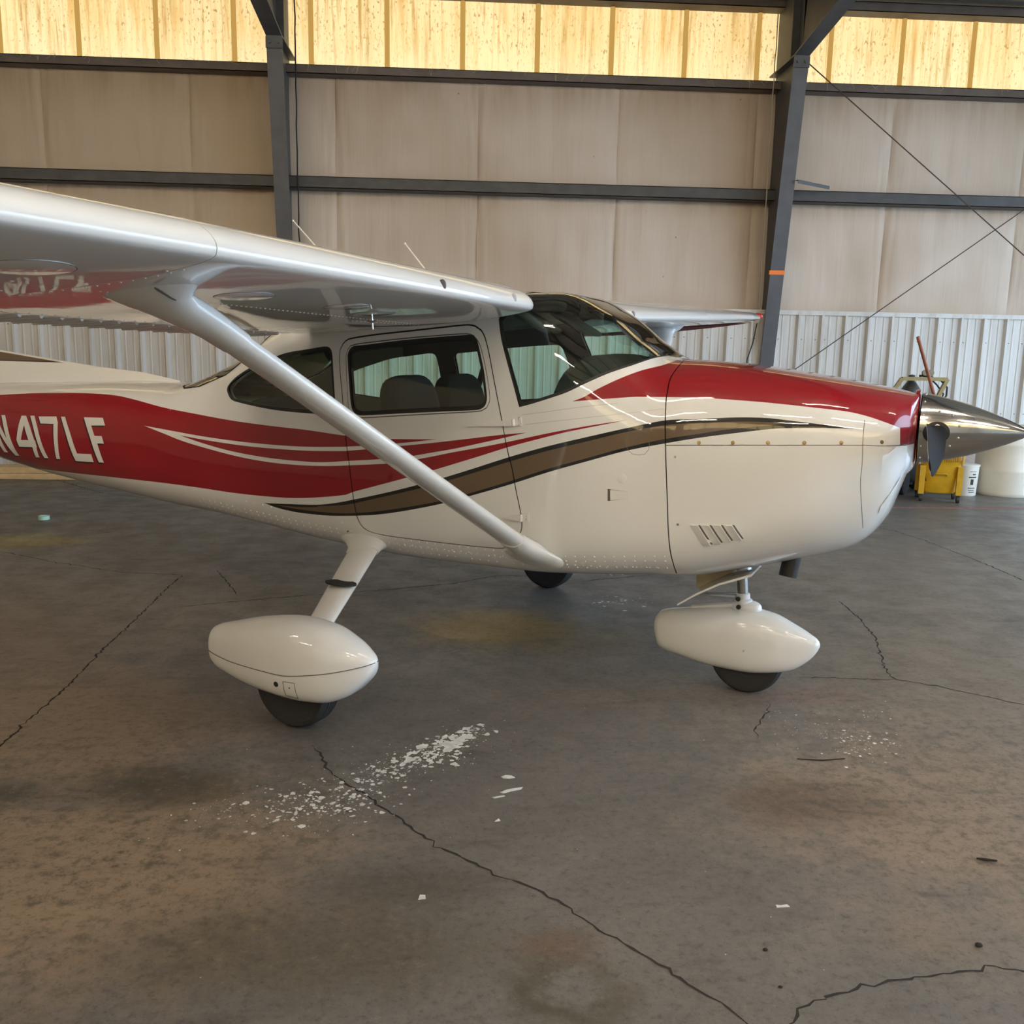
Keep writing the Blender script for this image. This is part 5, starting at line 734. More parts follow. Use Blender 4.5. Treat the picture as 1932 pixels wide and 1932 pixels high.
# nose bowl: from the last cowl section in to the ring round the spinner
HUB=1.327
def bowl(t0,t1,r0,r1,name,mat,n=28):
    rows=[]; 
    for i in range(9):
        u=i/8; row=[]
        for j in range(n+1):
            t=t0+(t1-t0)*j/n
            row.append((u,t,r0+(r1-r0)*j/n))
        rows.append(row)
    V=[];F=[]
    for side in (1,-1):
        b=len(V)
        for row in rows:
            for u,t,tr in row:
                p=S(2.33,t); c=(2.352,-.165*math.sin(tr),HUB+.165*math.cos(tr))
                k=u**1.1; x=2.33+.022*math.sin(u*math.pi/2)
                V.append((x,side*(p[1]+(c[1]-p[1])*k),p[2]+(c[2]-p[2])*k))
        for i in range(8):
            for j in range(n):
                a=b+i*(n+1)+j; F.append((a,a+1,a+n+2,a+n+1))
    o=mesh(name,V,F,mat,plane,smooth=True); bm=bmesh.new(); bm.from_mesh(o.data); bmesh.ops.remove_doubles(bm,verts=bm.verts,dist=1e-4); bmesh.ops.recalc_face_normals(bm,faces=bm.faces); bm.to_mesh(o.data); bm.free(); return o
TS=math.acos((ZSPLIT-HUB)/.165); bowl(0,TSP,0,TS,'nose_bowl',RED); bowl(TSP,math.pi,TS,math.pi,'nose_bowl',WHITE)
b=MB(); b.lathe([(.163,0),(.168,.006),(.168,.018),(.150,.02)],40,axis_matrix((2.336,0,HUB),(1,0,0))); b.build('spinner_ring',RED,plane)
# bulkheads so the cabin is closed
for x,nm in ((1.29,'firewall'),(-1.76,'rear_bulkhead')):
    P=[S(x,math.pi*j/24) for j in range(25)]; zc=sec(x)[2]; loop=[(p[0],p[1]*.95,zc+(p[2]-zc)*.95) for p in P]+[(p[0],-p[1]*.95,zc+(p[2]-zc)*.95) for p in P[::-1]]
    mesh(nm,loop,[tuple(range(len(loop)))],LINING,plane)
# ---- surface-mounted details, placed by (station, angle) on the skin
def at(x,t,h=0.0):
    P,n=Sn(x,t); P=P+n*h; return Vector(P),Vector(n)
def dot(b,x,t,r,h=.002,n=10,mi=0):
    P,nn=at(x,t); b.lathe([(r,0),(r*.85,h),(0,h*1.2)],n,axis_matrix(P,nn),mi)
for x,t in TR['camloc']:
    b=MB(); dot(b,x,t+.004,.0085,.002,12); dot(b,x,t+.004,.004,.004,6); b.build('cowl_fastener',BRASS,cu)
b=MB(); 
for x,t in TR['louv_screw']: dot(b,x,t,.006,.002)
b.build('cowl_screw',STEEL,cl_)
def patch(name,corners,mat,parent,h0,h1,n=6):
    "a four-cornered plate that follows the skin; corners (station, angle), edges from height h0 up to h1"
    c=[np.array(q) for q in corners]; V=[];F=[]
    for j in range(n+1):
        for i in range(n+1):
            u,v=i/n,j/n; q=(1-v)*((1-u)*c[0]+u*c[1])+v*((1-u)*c[3]+u*c[2]); V.append(at(q[0],q[1],h1 if callable(h1)==False else h1(u,v))[0])
    for j in range(n):
        for i in range(n): a=j*(n+1)+i; F.append((a,a+1,a+n+2,a+n+1))
    b=len(V); ring=[i for i in range(n+1)]+[(j+1)*(n+1)-1 for j in range(1,n+1)]+[n*(n+1)+i for i in range(n-1,-1,-1)]+[j*(n+1) for j in range(n-1,0,-1)]
    for r_ in ring:
        u,v=(r_%(n+1))/n,(r_//(n+1))/n; q=(1-v)*((1-u)*c[0]+u*c[1])+v*((1-u)*c[3]+u*c[2]); V.append(at(q[0],q[1],h0)[0])
    k=len(ring)
    for i in range(k): F.append((ring[i],ring[(i+1)%k],b+(i+1)%k,b+i))
    o=mesh(name,V,F,mat,parent,smooth=False); bm=bmesh.new(); bm.from_mesh(o.data); bmesh.ops.recalc_face_normals(bm,faces=bm.faces); bm.to_mesh(o.data); bm.free(); return o
# four louvres on the lower cowl: each a blister that opens to the rear
L4=TR['louvers']; A_,B_,C_,D_=[np.array(q) for q in L4]
bk=MB()
for i in range(4):
    u0,u1=i/4,(i+.80)/4
    q=[A_+(B_-A_)*u0,A_+(B_-A_)*u1,D_+(C_-D_)*u1,D_+(C_-D_)*u0]
    patch('louver',q,WHITE,cl_,-.002,lambda u,v: .001+.013*u,6)
    q2=[A_+(B_-A_)*u1,A_+(B_-A_)*(u1+.045),D_+(C_-D_)*(u1+.045),D_+(C_-D_)*u1]
    patch('louver_slot',q2,SEAM,cl_,-.001,.0006,2)
# fresh-air scoop and round cap on the cowl side
q=TR['naca']; patch('air_scoop',[q[0],q[1],q[2],q[3]],SEAM,fus,-.001,.0005,3)
patch('scoop_ramp',[(q[0][0]+.012,q[0][1]+.006),q[1],q[2],(q[3][0]+.012,q[3][1]-.006)],WHITE,fus,0,lambda u,v:.001+.003*u,4)
b=MB(); P,nn=at(*TR['cap'][0]); b.lathe([(.0215,-.001),(.021,.002),(.019,.0025),(0,.003)],20,axis_matrix(P,nn)); b.build('round_cap',WHITE,fus)
def hinge(pts,parent,armw):
    tip,r0,r1,p0,p1=[np.array(q) for q in pts]; mid=(r0+r1)/2
    a=MB(); 
    V=[at(*tip,.004)[0],at(*(r0),.016)[0],at(*(r1),.016)[0],at(*(r0*1.0),0)[0],at(*(r1),0)[0],at(*tip,0)[0]]
    a.add(V,[(0,1,2),(1,3,4,2),(0,5,3,1),(0,2,4,5)]); a.build('hinge_arm',WHITE,parent,smooth=False)
    pm=patch('hinge_plate',[r0,p0,p1,r1],WHITE,fus,-.001,.006,3)
    b=MB(); b.tube([at(*r0,.010)[0],at(*r1,.010)[0]],.008,10); b.build('hinge_pin',WHITE,parent)
    b=MB(); c=(p0+p1)/2; dot(b,c[0]-.012,c[1]-.015,.004,.009,8); dot(b,c[0]-.012,c[1]+.015,.004,.009,8); b.build('hinge_screw',STEEL,fus)
hinge(TR['hinge'],doors[0],.02); hinge(TR['hinge2'],doors[0],.02)
# rivet rows along the belly and rear fuselage
b=MB()
def rivrow(b,x0,x1,t0,t1,step=.032,r=.0042,side=1):
    n=max(2,int(abs(x1-x0)/step))
    for i in range(n):
        u=i/(n-1); P,nn=at(x0+(x1-x0)*u,t0+(t1-t0)*u); b.lathe([(r,0),(r*.7,.0026),(0,.0034)],6,axis_matrix(P,nn))
for t in (2.17,2.22,2.30): rivrow(b,-1.35,1.40,t,t+.02,.045)
rivrow(b,-.95,-.3,2.05,2.1,.05); rivrow(b,-.15,.7,2.24,2.25,.03); rivrow(b,.75,1.40,2.26,2.33,.035)
rivrow(b,-1.42,-1.42,.75,1.2,.04) if False else None
for k in range(7):
    x=-1.55+k*.045
    n=9
    for i in range(n):
        P,nn=at(x,.62+.05*i); b.lathe([(.0025,0),(.0015,.0012),(0,.0014)],5,axis_matrix(P,nn))
rv=b.build('rivets',WHITE,plane); rv['kind']='stuff'
# ---- cabin interior
def seat(x,y,name='seat',mat=FABRIC):
    b=MB(); b.blob((x+.22,y,.93),(.25,.225,.075),.45,24,12); s_=b.build(name,mat,plane)
    Mr=Matrix.Rotation(math.radians(-12),3,'Y')
    b=MB(); b.blob((x-.04,y,1.20),(.075,.225,.30),.5,24,14,M=Mr); b.build('seat_back',mat,s_)
    b=MB(); b.box(x,x+.42,y-.18,y+.18,.62,.86); b.build('seat_base',LINING,s_,smooth=False)
seat(-.01,-.27); seat(-.01,.27); 
b=MB(); b.blob((-.72,0,.93),(.25,.48,.08),.4,24,12); s_=b.build('rear_seat',FABRIC,plane)
b=MB(); b.blob((-1.0,0,1.13),(.07,.47,.22),.4,24,14,M=Matrix.Rotation(math.radians(-14),3,'Y')); b.build('seat_back',FABRIC,s_)
# glareshield: a deep padded hood that curves down at its rear edge
def hw_at(x,z):
    zt=sec(x)[0]; z=min(z,zt-.012); return -S(x,t_of_z(x,z))[1],z
b=MB(); loops=[]
for y in np.linspace(-1,1,21):
    k=1-abs(y)**5
    prof=[(1.26,1.565),(1.15,1.60),(1.0,1.625),(.90,1.615),(.845,1.575),(.83,1.50),(.85,1.42),(.90,1.30),(.93,1.1),(1.26,1.1)]
    row=[]
    for px,pz in prof:
        h_,z_=hw_at(px,pz); z_=1.1+(z_-1.1)*(.72+.28*k); h_=min(hw_at(px,z_)[0]-.035,.53); row.append((px,y*h_,z_))
    loops.append(row)
b.loft(loops); gs=b.build('glareshield',DASH,plane,angle=60)
b=MB(); b.tube([(.88,.27,1.36),(.70,.27,1.37)],.012,8); b.tube([(.70,.27+.14*math.cos(a),1.37+.11*math.sin(a)) for a in np.linspace(-.4,math.pi+.4,14)],.012,8); b.build('control_wheel',DASH,plane)
b=MB(); b.blob((.66,-.20,1.845),(.10,.03,.03),.7); b.blob((.62,-.28,1.78),(.13,.14,.012),.4,M=Matrix.Rotation(math.radians(28),3,'Y')); b.build('sun_visor',LINING,plane)
b=MB(); b.blob((.62,.28,1.78),(.13,.14,.012),.4,M=Matrix.Rotation(math.radians(28),3,'Y')); b.build('sun_visor',LINING,plane)
b=MB(); b.box(-1.2,1.25,-.45,.45,.70,.72); b.build('cabin_floor',LINING,plane,smooth=False)
b=MB(); 
for y in (.52,): b.tube([(.02,y,1.80),(-.06,y*.9,1.45),(-.12,y*.75,1.12)],.018,4)
b.build('shoulder_belt',LINING,plane)
b=MB(); b.loft([[(x,y,z) for x,y,z in ((-1.02,-.50,1.20),(-1.02,.50,1.20),(-1.02,.50,1.24),(-1.02,-.50,1.24))],[(-1.74,-.44,1.27),(-1.74,.44,1.27),(-1.74,.44,1.31),(-1.74,-.44,1.31)]]); b.build('parcel_shelf',simple('pale_parcel_shelf',(.62,.58,.40),.8),plane,smooth=False)
# ---- tail
b=MB(); loops=[]
for x,zt,wb_,zb in [(-1.98,1.405,.004,1.39),(-2.3,1.452,.06,1.38),(-2.7,1.478,.10,1.36),(-3.1,1.515,.12,1.35),(-3.37,1.541,.12,1.34),(-3.8,1.585,.11,1.32),(-4.2,1.66,.09,1.31)]:
    L=[]
    for s in np.linspace(-1,1,13):
        a=abs(s); yy=wb_*math.copysign(a**1.0,s)*(.25+.75*a*a); zz=zb-.02+(zt-zb+.02)*(1-a**2.2); L.append((x,yy,zz))
    loops.append(L+[(x,0,zb-.03)])
b.loft(loops); fin=b.build('dorsal_fin',[WHITE],plane,angle=70)
fm,nt,bb=new_mat('fin_paint'); g=NG(nt); o3=g.sep(g.tc.outputs['Object'])
top=g.math('ADD',1.512,g.math('MULTIPLY',g.math('SUBTRACT',-3.18,o3[0]),.098)); inb=g.math('MULTIPLY',g.ramp(o3[2],1.497,1.499,0,1,False),g.math('LESS_THAN',o3[2],top))
edge=g.math('LESS_THAN',o3[2],1.505); cc=g.mix(inb,(.70,.695,.675),(.125,.085,.05)); cc=g.mix(g.math('MULTIPLY',inb,edge),cc,(.012,.011,.011)); nt.links.new(cc,bb.inputs['Base Color']); bb.inputs['Coat Weight'].default_value=1; bb.inputs['Roughness'].default_value=.35
fin.data.materials[0]=fm
b=MB()
def foil2(x0,c,th,y0,z,n=10):
    up=[];dn=[]
    for i in range(n+1):
        u=i/n; h=th*c*5*(.2969*math.sqrt(u)-.126*u-.3516*u*u+.2843*u**3-.1015*u**4); up.append((x0-c*u,h)); dn.append((x0-c*u,-h))
    return up+dn[::-1][1:-1]
b.loft([[(x,h,z) for x,h in foil2(x0,c,.09,0,0)] for z,x0,c in ((1.3,-4.05,1.45),(1.7,-4.30,1.20),(2.3,-4.75,.95),(2.75,-5.05,.75),(2.80,-5.12,.62))]); b.build('vertical_fin',WHITE,plane)
for s in (-1,1):
    b=MB(); b.loft([[(x,s*y,1.26+h) for x,h in foil2(x0,c,.08,0,0)] for y,x0,c in ((.05,-4.35,1.05),(.9,-4.5,.92),(1.7,-4.65,.75),(1.78,-4.72,.6))]); b.build('tailplane',WHITE,plane)
b=MB(); b.loft([[(-5.3,.05*math.cos(a),1.16+.14*math.sin(a)) for a in np.linspace(0,2*math.pi,12,endpoint=False)],[(-5.42,.012*math.cos(a),1.2+.06*math.sin(a)) for a in np.linspace(0,2*math.pi,12,endpoint=False)]]); b.build('tail_cone',WHITE,plane)
# ---- wings
INC=.1
def wing_le(y,side):     # leading-edge point for the spanwise distance y
    dz=.0185 if side>0 else .040
    z=1.845+dz*(y-.6); x=.775 if y<2.55 else .775-.155*(y-2.55)/2.94
    c=1.645 if y<2.55 else 1.645-.53*(y-2.55)/2.94
    return x,z,c
def foil(u):
    t=5*.12*(.2969*math.sqrt(u)-.126*u-.3516*u*u+.2843*u**3-.1036*u**4); m_,p_=.02,.4
    yc=m_/p_**2*(2*p_*u-u*u) if u<p_ else m_/(1-p_)**2*(1-2*p_+2*p_*u-u*u)
    droop=-.010*math.exp(-(u/.035))
    return yc+t+droop, yc-t*.86+droop*1.3
def wpt(y,u,up,side,sc=1.0,shift=0):
    x,z,c=wing_le(y,side); a,b_=foil(u); h=(a if up else b_)*sc*c
    inc=INC if side>0 else INC+.016*max(0,y-2.0)
    return (x-shift-(c-shift)*u, -side*y, z-(c*u)*inc+h)
us=[0,.002,.006,.012,.02,.03,.045,.065,.09,.12,.16,.2,.25,.3,.36,.42,.5,.58,.66,.74]
ue=[.80,.86,.92,.96,1.0]
def wing_panel(name,ys,side,ulist,parent,mat=WHITE,tipround=False,root=False):
    loops=[]
    for y,sc,sh in ys:
        loops.append([wpt(y,u,True,side,sc,sh) for u in ulist[::-1]]+[wpt(y,u,False,side,sc,sh) for u in (ulist[1:] if ulist[0]==0 else ulist)])
    b=MB(); b.loft(loops); return b.build(name,mat,parent,angle=50)
WR={}
for side,nm in ((1,'right_wing'),(-1,'left_wing')):
    root=[(.40,.45,.20),(.47,.62,.12),(.53,.80,.06),(.575,.92,.02),(.61,.98,.004),(.65,1,0)]
    ul=us+[.795]
    wp=wing_panel('wing',root+[(y,1,0) for y in (1.2,1.8,2.3,2.548)],side,ul,plane); WR[side]=wp
    wing_panel('outer_wing_skin',[(y,1,0) for y in (2.5515,3.2,4,4.8,5.3)]+[(5.40,.93,.03),(5.46,.75,.09),(5.49,.45,.18)],side,us+ue,wp)
    wing_panel('wing_joint_rib',[(2.53,.985,.004),(2.57,.985,.004)],side,us+[.79],wp,SEAM)
    # flap with pressed beads along its skin
    fp=wing_panel('flap',[(y,1,0) for y in (.66,1.6,2.54)],side,[.805,.83,.86,.89,.92,.95,.98,1.0],wp)
    b=MB()
    y=.70
    while y<2.52:
        a=Vector(wpt(y,.83,False,side)); c=Vector(wpt(y,1.0,False,side)); b.tube([a,a+(c-a)*.5,c+Vector((-.004,0,-.002))],[.008,.011,.008],6); y+=.088
    b.build('flap_bead',WHITE,fp)
    cuff=b
# wing-root fillets, under-wing covers, rivets, vents, lights on the near wing
def under(y,u,h=0.0,side=1):
    P=Vector(wpt(y,u,False,side)); Q=Vector(wpt(y,u+.01,False,side)); R_=Vector(wpt(y+.02,u,False,side)); n=(Q-P).cross(R_-P).normalized(); n = n if n.z<0 else -n
    return P+n*h,n
wp=WR[1]
for y,u,r in ((2.83,.20,.105),(2.06,.215,.095),(1.55,.20,.085),(1.28,.24,.085)):
    P,n=under(y,u); b=MB(); b.lathe([(r,-.002),(r,.0004),(r*.985,.0008),(0,.0009)],36,axis_matrix(P,n)); ac=b.build('access_cover',GREYP if False else WHITE,wp)
    b=MB(); b.lathe([(r+.0015,.0),(r+.0015,.0006),(r-.001,.0006)],36,axis_matrix(P,n)); b.build('cover_seam',SEAM,ac)
b=MB()
def wr(b,y0,y1,u0,u1,step,r=.0042,side=1):
    r*=1.25
    n=int(abs(y1-y0)/step)+1
    for i in range(n):
        k=i/max(1,n-1); P,nn=under(y0+(y1-y0)*k,u0+(u1-u0)*k,0,side); b.lathe([(r,0),(r*.7,.002),(0,.0026)],6,axis_matrix(P,nn))
wr(b,2.6,3.2,.33,.33,.042,.006); wr(b,.7,2.45,.33,.33,.024,.0035); wr(b,.7,1.1,.345,.38,.024,.003); wr(b,2.58,3.3,.44,.44,.05,.004); wr(b,2.56,2.58,.1,.5,.035,.004) ; wr(b,.8,2.4,.77,.77,.05,.003); wr(b,2.56,3.4,.77,.77,.05,.004); wr(b,2.1,2.4,.345,.35,.03,.003)
for k in range(16):
    P,nn=under(2.535,.08+.028*k); b.lathe([(.004,0),(.0028,.002),(0,.0026)],6,axis_matrix(P,nn))
rv=b.build('wing_rivets',WHITE,wp); rv['kind']='stuff'
for y in (1.40,.80):      # fresh-air openings in the leading edge
    P=Vector(wpt(y,.003,True,1)); b=MB(); b.blob((P.x-.006,P.y,P.z-.005),(.012,.018,.024),.9,14,10); b.build('leading_edge_vent',simple('vent_dark',(.07,.05,.045),.7) if y>1 else simple('vent_grey',(.35,.34,.34),.6),wp)
P=Vector(wpt(.80,.003,True,-1)); b=MB(); b.blob((P.x-.006,P.y,P.z-.005),(.012,.018,.024),.9,14,10); b.build('leading_edge_vent',simple('vent_dark_far',(.2,.19,.2),.7),WR[-1])
P,n=under(1.22,.27); b=MB(); b.tube([P,P+n*.03,P+n*.055+Vector((.0,0,0))],.004,8); b.tube([P+n*.02+Vector((-.02,0,0)),P+n*.026,P+n*.02+Vector((.02,0,0))],.005,8); b.build('fuel_drain',CHROME,wp)
b=MB(); 
for s,y in ((1,1.0),(-1,.6)):
    pass
P=Vector(wpt(.95,.55,True,1))
b=MB(); b.tube([(-.33,-.46,2.0),(-.47,-.50,2.13)],[.004,.003],6) ; 
for (A0,A1) in (((-.486,-.5,2.12),(-.64,-.5,2.265)),((.10,-.40,2.0),(-.03,-.40,2.142))):
    b=MB(); b.tube([Vector(A0)+(Vector(A0)-Vector(A1))*1.2,A0,A1],[.005,.004,.003],6); b.blob(A1,(.006,.006,.006),1,6,4); b.build('whip_antenna',simple('pale_antenna',(.72,.68,.60),.5),plane)
# far wing: red tip panel under the outer wing
b=MB(); L1=[];
rows=[]
for y in np.linspace(2.75,5.44,14):
    rows.append([tuple(Vector(wpt(y,u,False,-1))+Vector((0,0,-.005))) for u in np.linspace(.09+.10*(1-(y-2.75)/2.69),1.0,24)])
V=[p for r_ in rows for p in r_]; F=[(i*24+j,i*24+j+1,(i+1)*24+j+1,(i+1)*24+j) for i in range(13) for j in range(23)]
mesh('red_tip_paint',V,F,simple('matte_dark_red_paint',(.22,.006,.012),.7,spec=.1),WR[-1],smooth=True)
b=MB(); P=Vector(wpt(5.47,.03,True,-1)); b.blob((P.x-.02,P.y+.015,P.z-.02),(.05,.02,.035),.9); b.build('wing_tip_light',simple('red_lens',(.5,.03,.03),.15,coat=1),WR[-1])
# ---- wing struts
def ell(c,ax,az,w_,t_,n=20):
    "streamlined section: w_ chord along ax, t_ thick along az, rounder at the front"
    out=[]
    for j in range(n):
        a=2*math.pi*j/n; out.append(tuple(Vector(c)+Vector(ax)*(w_/2*math.cos(a)) + Vector(az)*(t_/2*math.sin(a)*(1+.25*math.cos(a)))))
    return out
def strut(side,B,T):
    B=Vector(B);T=Vector(T); 
    if side<0: B.y*=-1; T.y*=-1; T.z+=.055
    d=(T-B).normalized(); ax=(Vector((1,0,0))-d*d.x).normalized(); az=d.cross(ax).normalized()
    b=MB(); b.loft([ell(B+(T-B)*u,ax,az,.142,.062,22) for u in (.07,.3,.6,.865)]); st=b.build('wing_strut',WHITE,plane)
    # upper fairing flares into the wing skin
    loops=[]
    for k,(u,wd,th,sh) in enumerate(((.858,.150,.070,0),(.90,.162,.076,-.004),(.93,.185,.085,-.018),(.955,.235,.10,-.045),(.975,.33,.12,-.085),(.992,.46,.15,-.115),(1.0,.54,.175,-.125))):
        c=B+(T-B)*u; f=max(0,(u-.93)/.07); axx=ax.lerp(Vector((1,0,-.06)).normalized(),min(1,f)).normalized(); azz=az.lerp(Vector((0,-side*1.0,0))*(1 if az.y*side<0 else -1),min(1,f)).normalized()
        L=ell(c+axx*sh,axx,azz,wd,th,26); 
        if k==6: L=[(p[0],p[1],p[2]+.02) for p in L]
        loops.append(L)
    b=MB(); b.loft(loops); uf=b.build('upper_strut_fairing',WHITE,st,angle=60)
    if side>0:
        from mathutils.bvhtree import BVHTree
        bv=BVHTree.FromPolygons([v.co for v in uf.data.vertices],[tuple(q.vertices) for q in uf.data.polygons])
        ps=[]
        for k in range(7):
            x,z=.400+.0105*k,1.783-.0055*k; h=bv.ray_cast(Vector((x+.9,-3.6,z-.03)),Vector((-.9,1.2,.03)).normalized())
            if h[0] is not None: ps.append(h[0]+h[1]*.0005)
        if len(ps)>2: b=MB(); b.tube(ps,[.002]+[.0045]*(len(ps)-2)+[.0025],6); b.build('fairing_slot',SEAM,uf)
    # lower cuff reaches forward along the belly
    loops=[]
    for u,wd,th in ((.085,.150,.072),(.055,.160,.080),(.03,.185,.09)):
        loops.append(ell(B+(T-B)*u,ax,az,wd,th,22))
    for k,(wd,th,dx,dy,dz) in enumerate(((.225,.095,.0,.004,.0),(.275,.10,-.004,.018,-.012),(.315,.10,-.008,.04,-.025))):
        loops.append(ell(B+Vector((dx,side*dy,dz)),Vector((1,0,-.05)),Vector((0,-.4*side,.9)) if True else az,wd,th,22))
    b=MB(); b.loft(loops); b.build('lower_strut_fairing',WHITE,st,angle=60)
    return st
SB,ST_=(.785,-.605,.700),(.36,-2.36,1.785)
strut(1,SB,ST_); strut(-1,SB,(.46,-2.50,1.775))
# ---- main gear
EU,EL=2.4,3.4
def pant(name,stations,yc,mat,parent,ncs=40):
    loops=[]
    for x,zb,zt,hw in stations:
        L=[]; zc=(zb+zt)/2; h=(zt-zb)/2
        for j in range(ncs):
            a=2*math.pi*j/ncs; c_,s_=math.cos(a),math.sin(a); e=EU if s_>=0 else EL; rr=(abs(c_)**e+abs(s_)**e)**(-1/e); L.append((x,yc+hw*rr*c_,zc+h*rr*s_))
        loops.append(L)
    b=MB(); b.loft(loops); o=b.build(name,mat,parent,angle=55)
    return o
def dens(st,n=4):
    X=[s[0] for s in st]; fs=[_pchip(X,[s[i] for s in st]) for i in (1,2,3)]; out=[]
    for a,b_ in zip(X[:-1],X[1:]):
        for k in range(n): x=a+(b_-a)*k/n; out.append((x,*[f(x) for f in fs]))
    out.append(st[-1]); return out
MAIN=dens([(-.402,.238,.388,.060),(-.392,.226,.396,.068),(-.30,.192,.425,.090),(-.10,.157,.475,.122),(.08,.146,.497,.134),(.22,.156,.484,.128),(.33,.198,.446,.10),(.41,.268,.402,.06),(.445,.318,.372,.026),(.452,.342,.355,.006)])
NOSE=dens([(1.226,.225,.322,.052),(1.25,.160,.348,.066),(1.35,.136,.372,.088),(1.55,.108,.408,.108),(1.68,.105,.420,.115),(1.80,.118,.405,.105),(1.90,.145,.365,.08),(1.98,.205,.325,.048),(2.015,.255,.30,.022),(2.022,.275,.286,.006)])
def tyre(x,y,r,hw,parent,name='tyre'):
    M_=axis_matrix((x,y,r),(0,1,0)); b=MB()
    prof=[(r*.55,-hw*.8),(r*.80,-hw),(r*.92,-hw*.92),(r*.985,-hw*.62)]
    for gk in (-.45,-.15,.15,.45): prof+=[(r,gk*hw-.012*hw*4),(r*.975,gk*hw-.02*hw),(r*.975,gk*hw+.02*hw),(r,gk*hw+.012*hw*4)]
    prof+=[(r*.985,hw*.62),(r*.92,hw*.92),(r*.80,hw),(r*.55,hw*.8)]
    b.lathe(prof,48,M_); t_=b.build(name,RUBBER,parent,angle=35)
    b=MB(); b.lathe([(.03,-hw*.6),(r*.56,-hw*.5),(r*.56,hw*.5),(.03,hw*.6)],24,M_); b.build('wheel_hub',STEEL,t_); return t_
SEAMZ=_pchip([-.41,-.238,.038,.245,.41,.455],[.295,.277,.276,.308,.347,.36])
for s in (-1,1):
    Y=s*1.385
    leg=MB(); A0=Vector((-.175,s*.50,.665)); A1=Vector((.06,s*1.33,.36)); d=(A1-A0).normalized(); ax=(Vector((1,0,0))-d*d.x).normalized(); az=d.cross(ax)
    leg.loft([ell(A0+(A1-A0)*u,ax,az,w_,t_,22) for u,w_,t_ in ((0,.168,.05),(.3,.158,.047),(.7,.135,.042),(1,.118,.038))]); lg=leg.build('landing_gear_leg',WHITE,plane)
    b=MB(); loops=[]
    for u,wd,th in ((.17,.174,.056),(.12,.19,.07),(.07,.24,.10),(.03,.31,.13),(-.02,.36,.15)): loops.append(ell(A0+(A1-A0)*u,ax,az,wd,th,24))
    b.loft(loops); gf=b.build('gear_leg_fairing',WHITE,plane,angle=60)
    if s<0:
        b=MB()
        for k in (-.10,0,.10):
            c=A0+(A1-A0)*.055+ax*k; n_=az if az.z>0 else -az; n_=-az if (az.y>0) else az; b.lathe([(.006,0),(.005,.004),(0,.005)],8,axis_matrix(c+n_*.062,n_))
        b.build('fairing_screw',SEAM,gf)
    c=A0+(A1-A0)*.50+Vector((.012,0,0)); b=MB(); out=Vector((0,s,0)); 
    L0=[];L1=[]
    for j in range(24):
        a=2*math.pi*j/24; p=c+Vector((.085*math.cos(a),s*.03+s*.045*math.sin(a)*1.0,.015)); L0.append(tuple(p)); L1.append(tuple(p+Vector((0,0,.008))))
    b.loft([L0,L1]); stp=b.build('entry_step',SEAL,lg)
    b=MB(); b.box(c.x-.045,c.x+.045,c.y+s*.005-.012,c.y+s*.005+.012,c.z-.012,c.z+.013,bev=.003); b.build('step_bracket',WHITE,stp)
    pn=pant('wheel_fairing',MAIN,Y,WHITE,plane)
    # joint between upper and lower shell
    b=MB()
    for sd in (-1,1):
        path=[]
        for x,zb,zt,hw in MAIN[2:-1]:
            z=SEAMZ(x); zc=(zb+zt)/2; h=(zt-zb)/2; e=EU if z>=zc else EL; k=max(0,1-abs((z-zc)/h)**e)**(1/e); path.append((x,Y+sd*(hw*k+.0003),z))
        b.tube(path,.0022,4)
    b.build('fairing_joint',WHITE if False else SEAM,pn)
    sd=-1 if s<0 else 1
    def side_pt(x,z):
        fs=[_pchip([q[0] for q in MAIN],[q[i] for q in MAIN]) for i in (1,2,3)]; zb,zt,hw=[f(x) for f in fs]; zc=(zb+zt)/2;h=(zt-zb)/2; e=EU if z>=zc else EL; k=max(0,1-abs((z-zc)/h)**e)**(1/e); return Vector((x,Y+sd*hw*k,z))
    b=MB(); cn=((.075,.252),(.075,.185),(.135,.182),(.135,.255)); pth=[side_pt(c0[0]+(c1[0]-c0[0])*k/5,c0[1]+(c1[1]-c0[1])*k/5)+Vector((0,sd*.0004,0)) for c0,c1 in zip(cn,cn[1:]+cn[:1]) for k in range(5)]; b.tube(pth,.0013,4,closed=True); b.build('access_door_seam',SEAM,pn)
    b=MB(); p=side_pt(.035,.232); b.lathe([(.012,-.004),(.012,.001),(0,.0015)],14,axis_matrix(p,(0,sd,-.1))); p=side_pt(.105,.228); b.lathe([(.004,0),(0,.002)],8,axis_matrix(p,(0,sd,0))); b.build('valve_hole',SEAL,pn)
    tyre(.03,s*1.365,.193,.066,plane)
# ---- nose gear
npn=pant('wheel_fairing',NOSE,0,WHITE,plane); tyre(1.69,0,.176,.06,plane)
b=MB(); b.blob((1.668,0,.415),(.075,.05,.04),.8); b.build('fork_cap',WHITE,npn)
b=MB(); b.lathe([(.0045,0),(.003,.003),(0,.0035)],8,axis_matrix((1.69,-.1165,.235),(0,-1,0))); b.build('axle_bolt',STEEL,npn)
od=Vector((-.10,0,1)).normalized(); ob=Vector((1.655,0,.41))
b=MB(); b.tube([ob,ob+od*.30],.026,20); ol=b.build('nose_strut',CHROME,plane)
b=MB(); b.lathe([(.042,0),(.044,.01),(.044,.045),(.034,.052),(.034,.075),(.026,.08)],20,axis_matrix(ob+od*.0,od)); b.build('strut_collar',WHITE,ol)
b=MB(); b.lathe([(.032,0),(.034,.004),(.034,.03),(.030,.034)],18,axis_matrix(ob+od*.215,od)); b.build('strut_gland',STEEL,ol)
b=MB()
for y in (-.02,.02): b.tube([ob+od*.06+Vector((-.03,y,0)),Vector((1.44,y*.4,.455))],[.013,.008],8)
b.build('lower_torque_link',STEEL,ol)
b=MB()
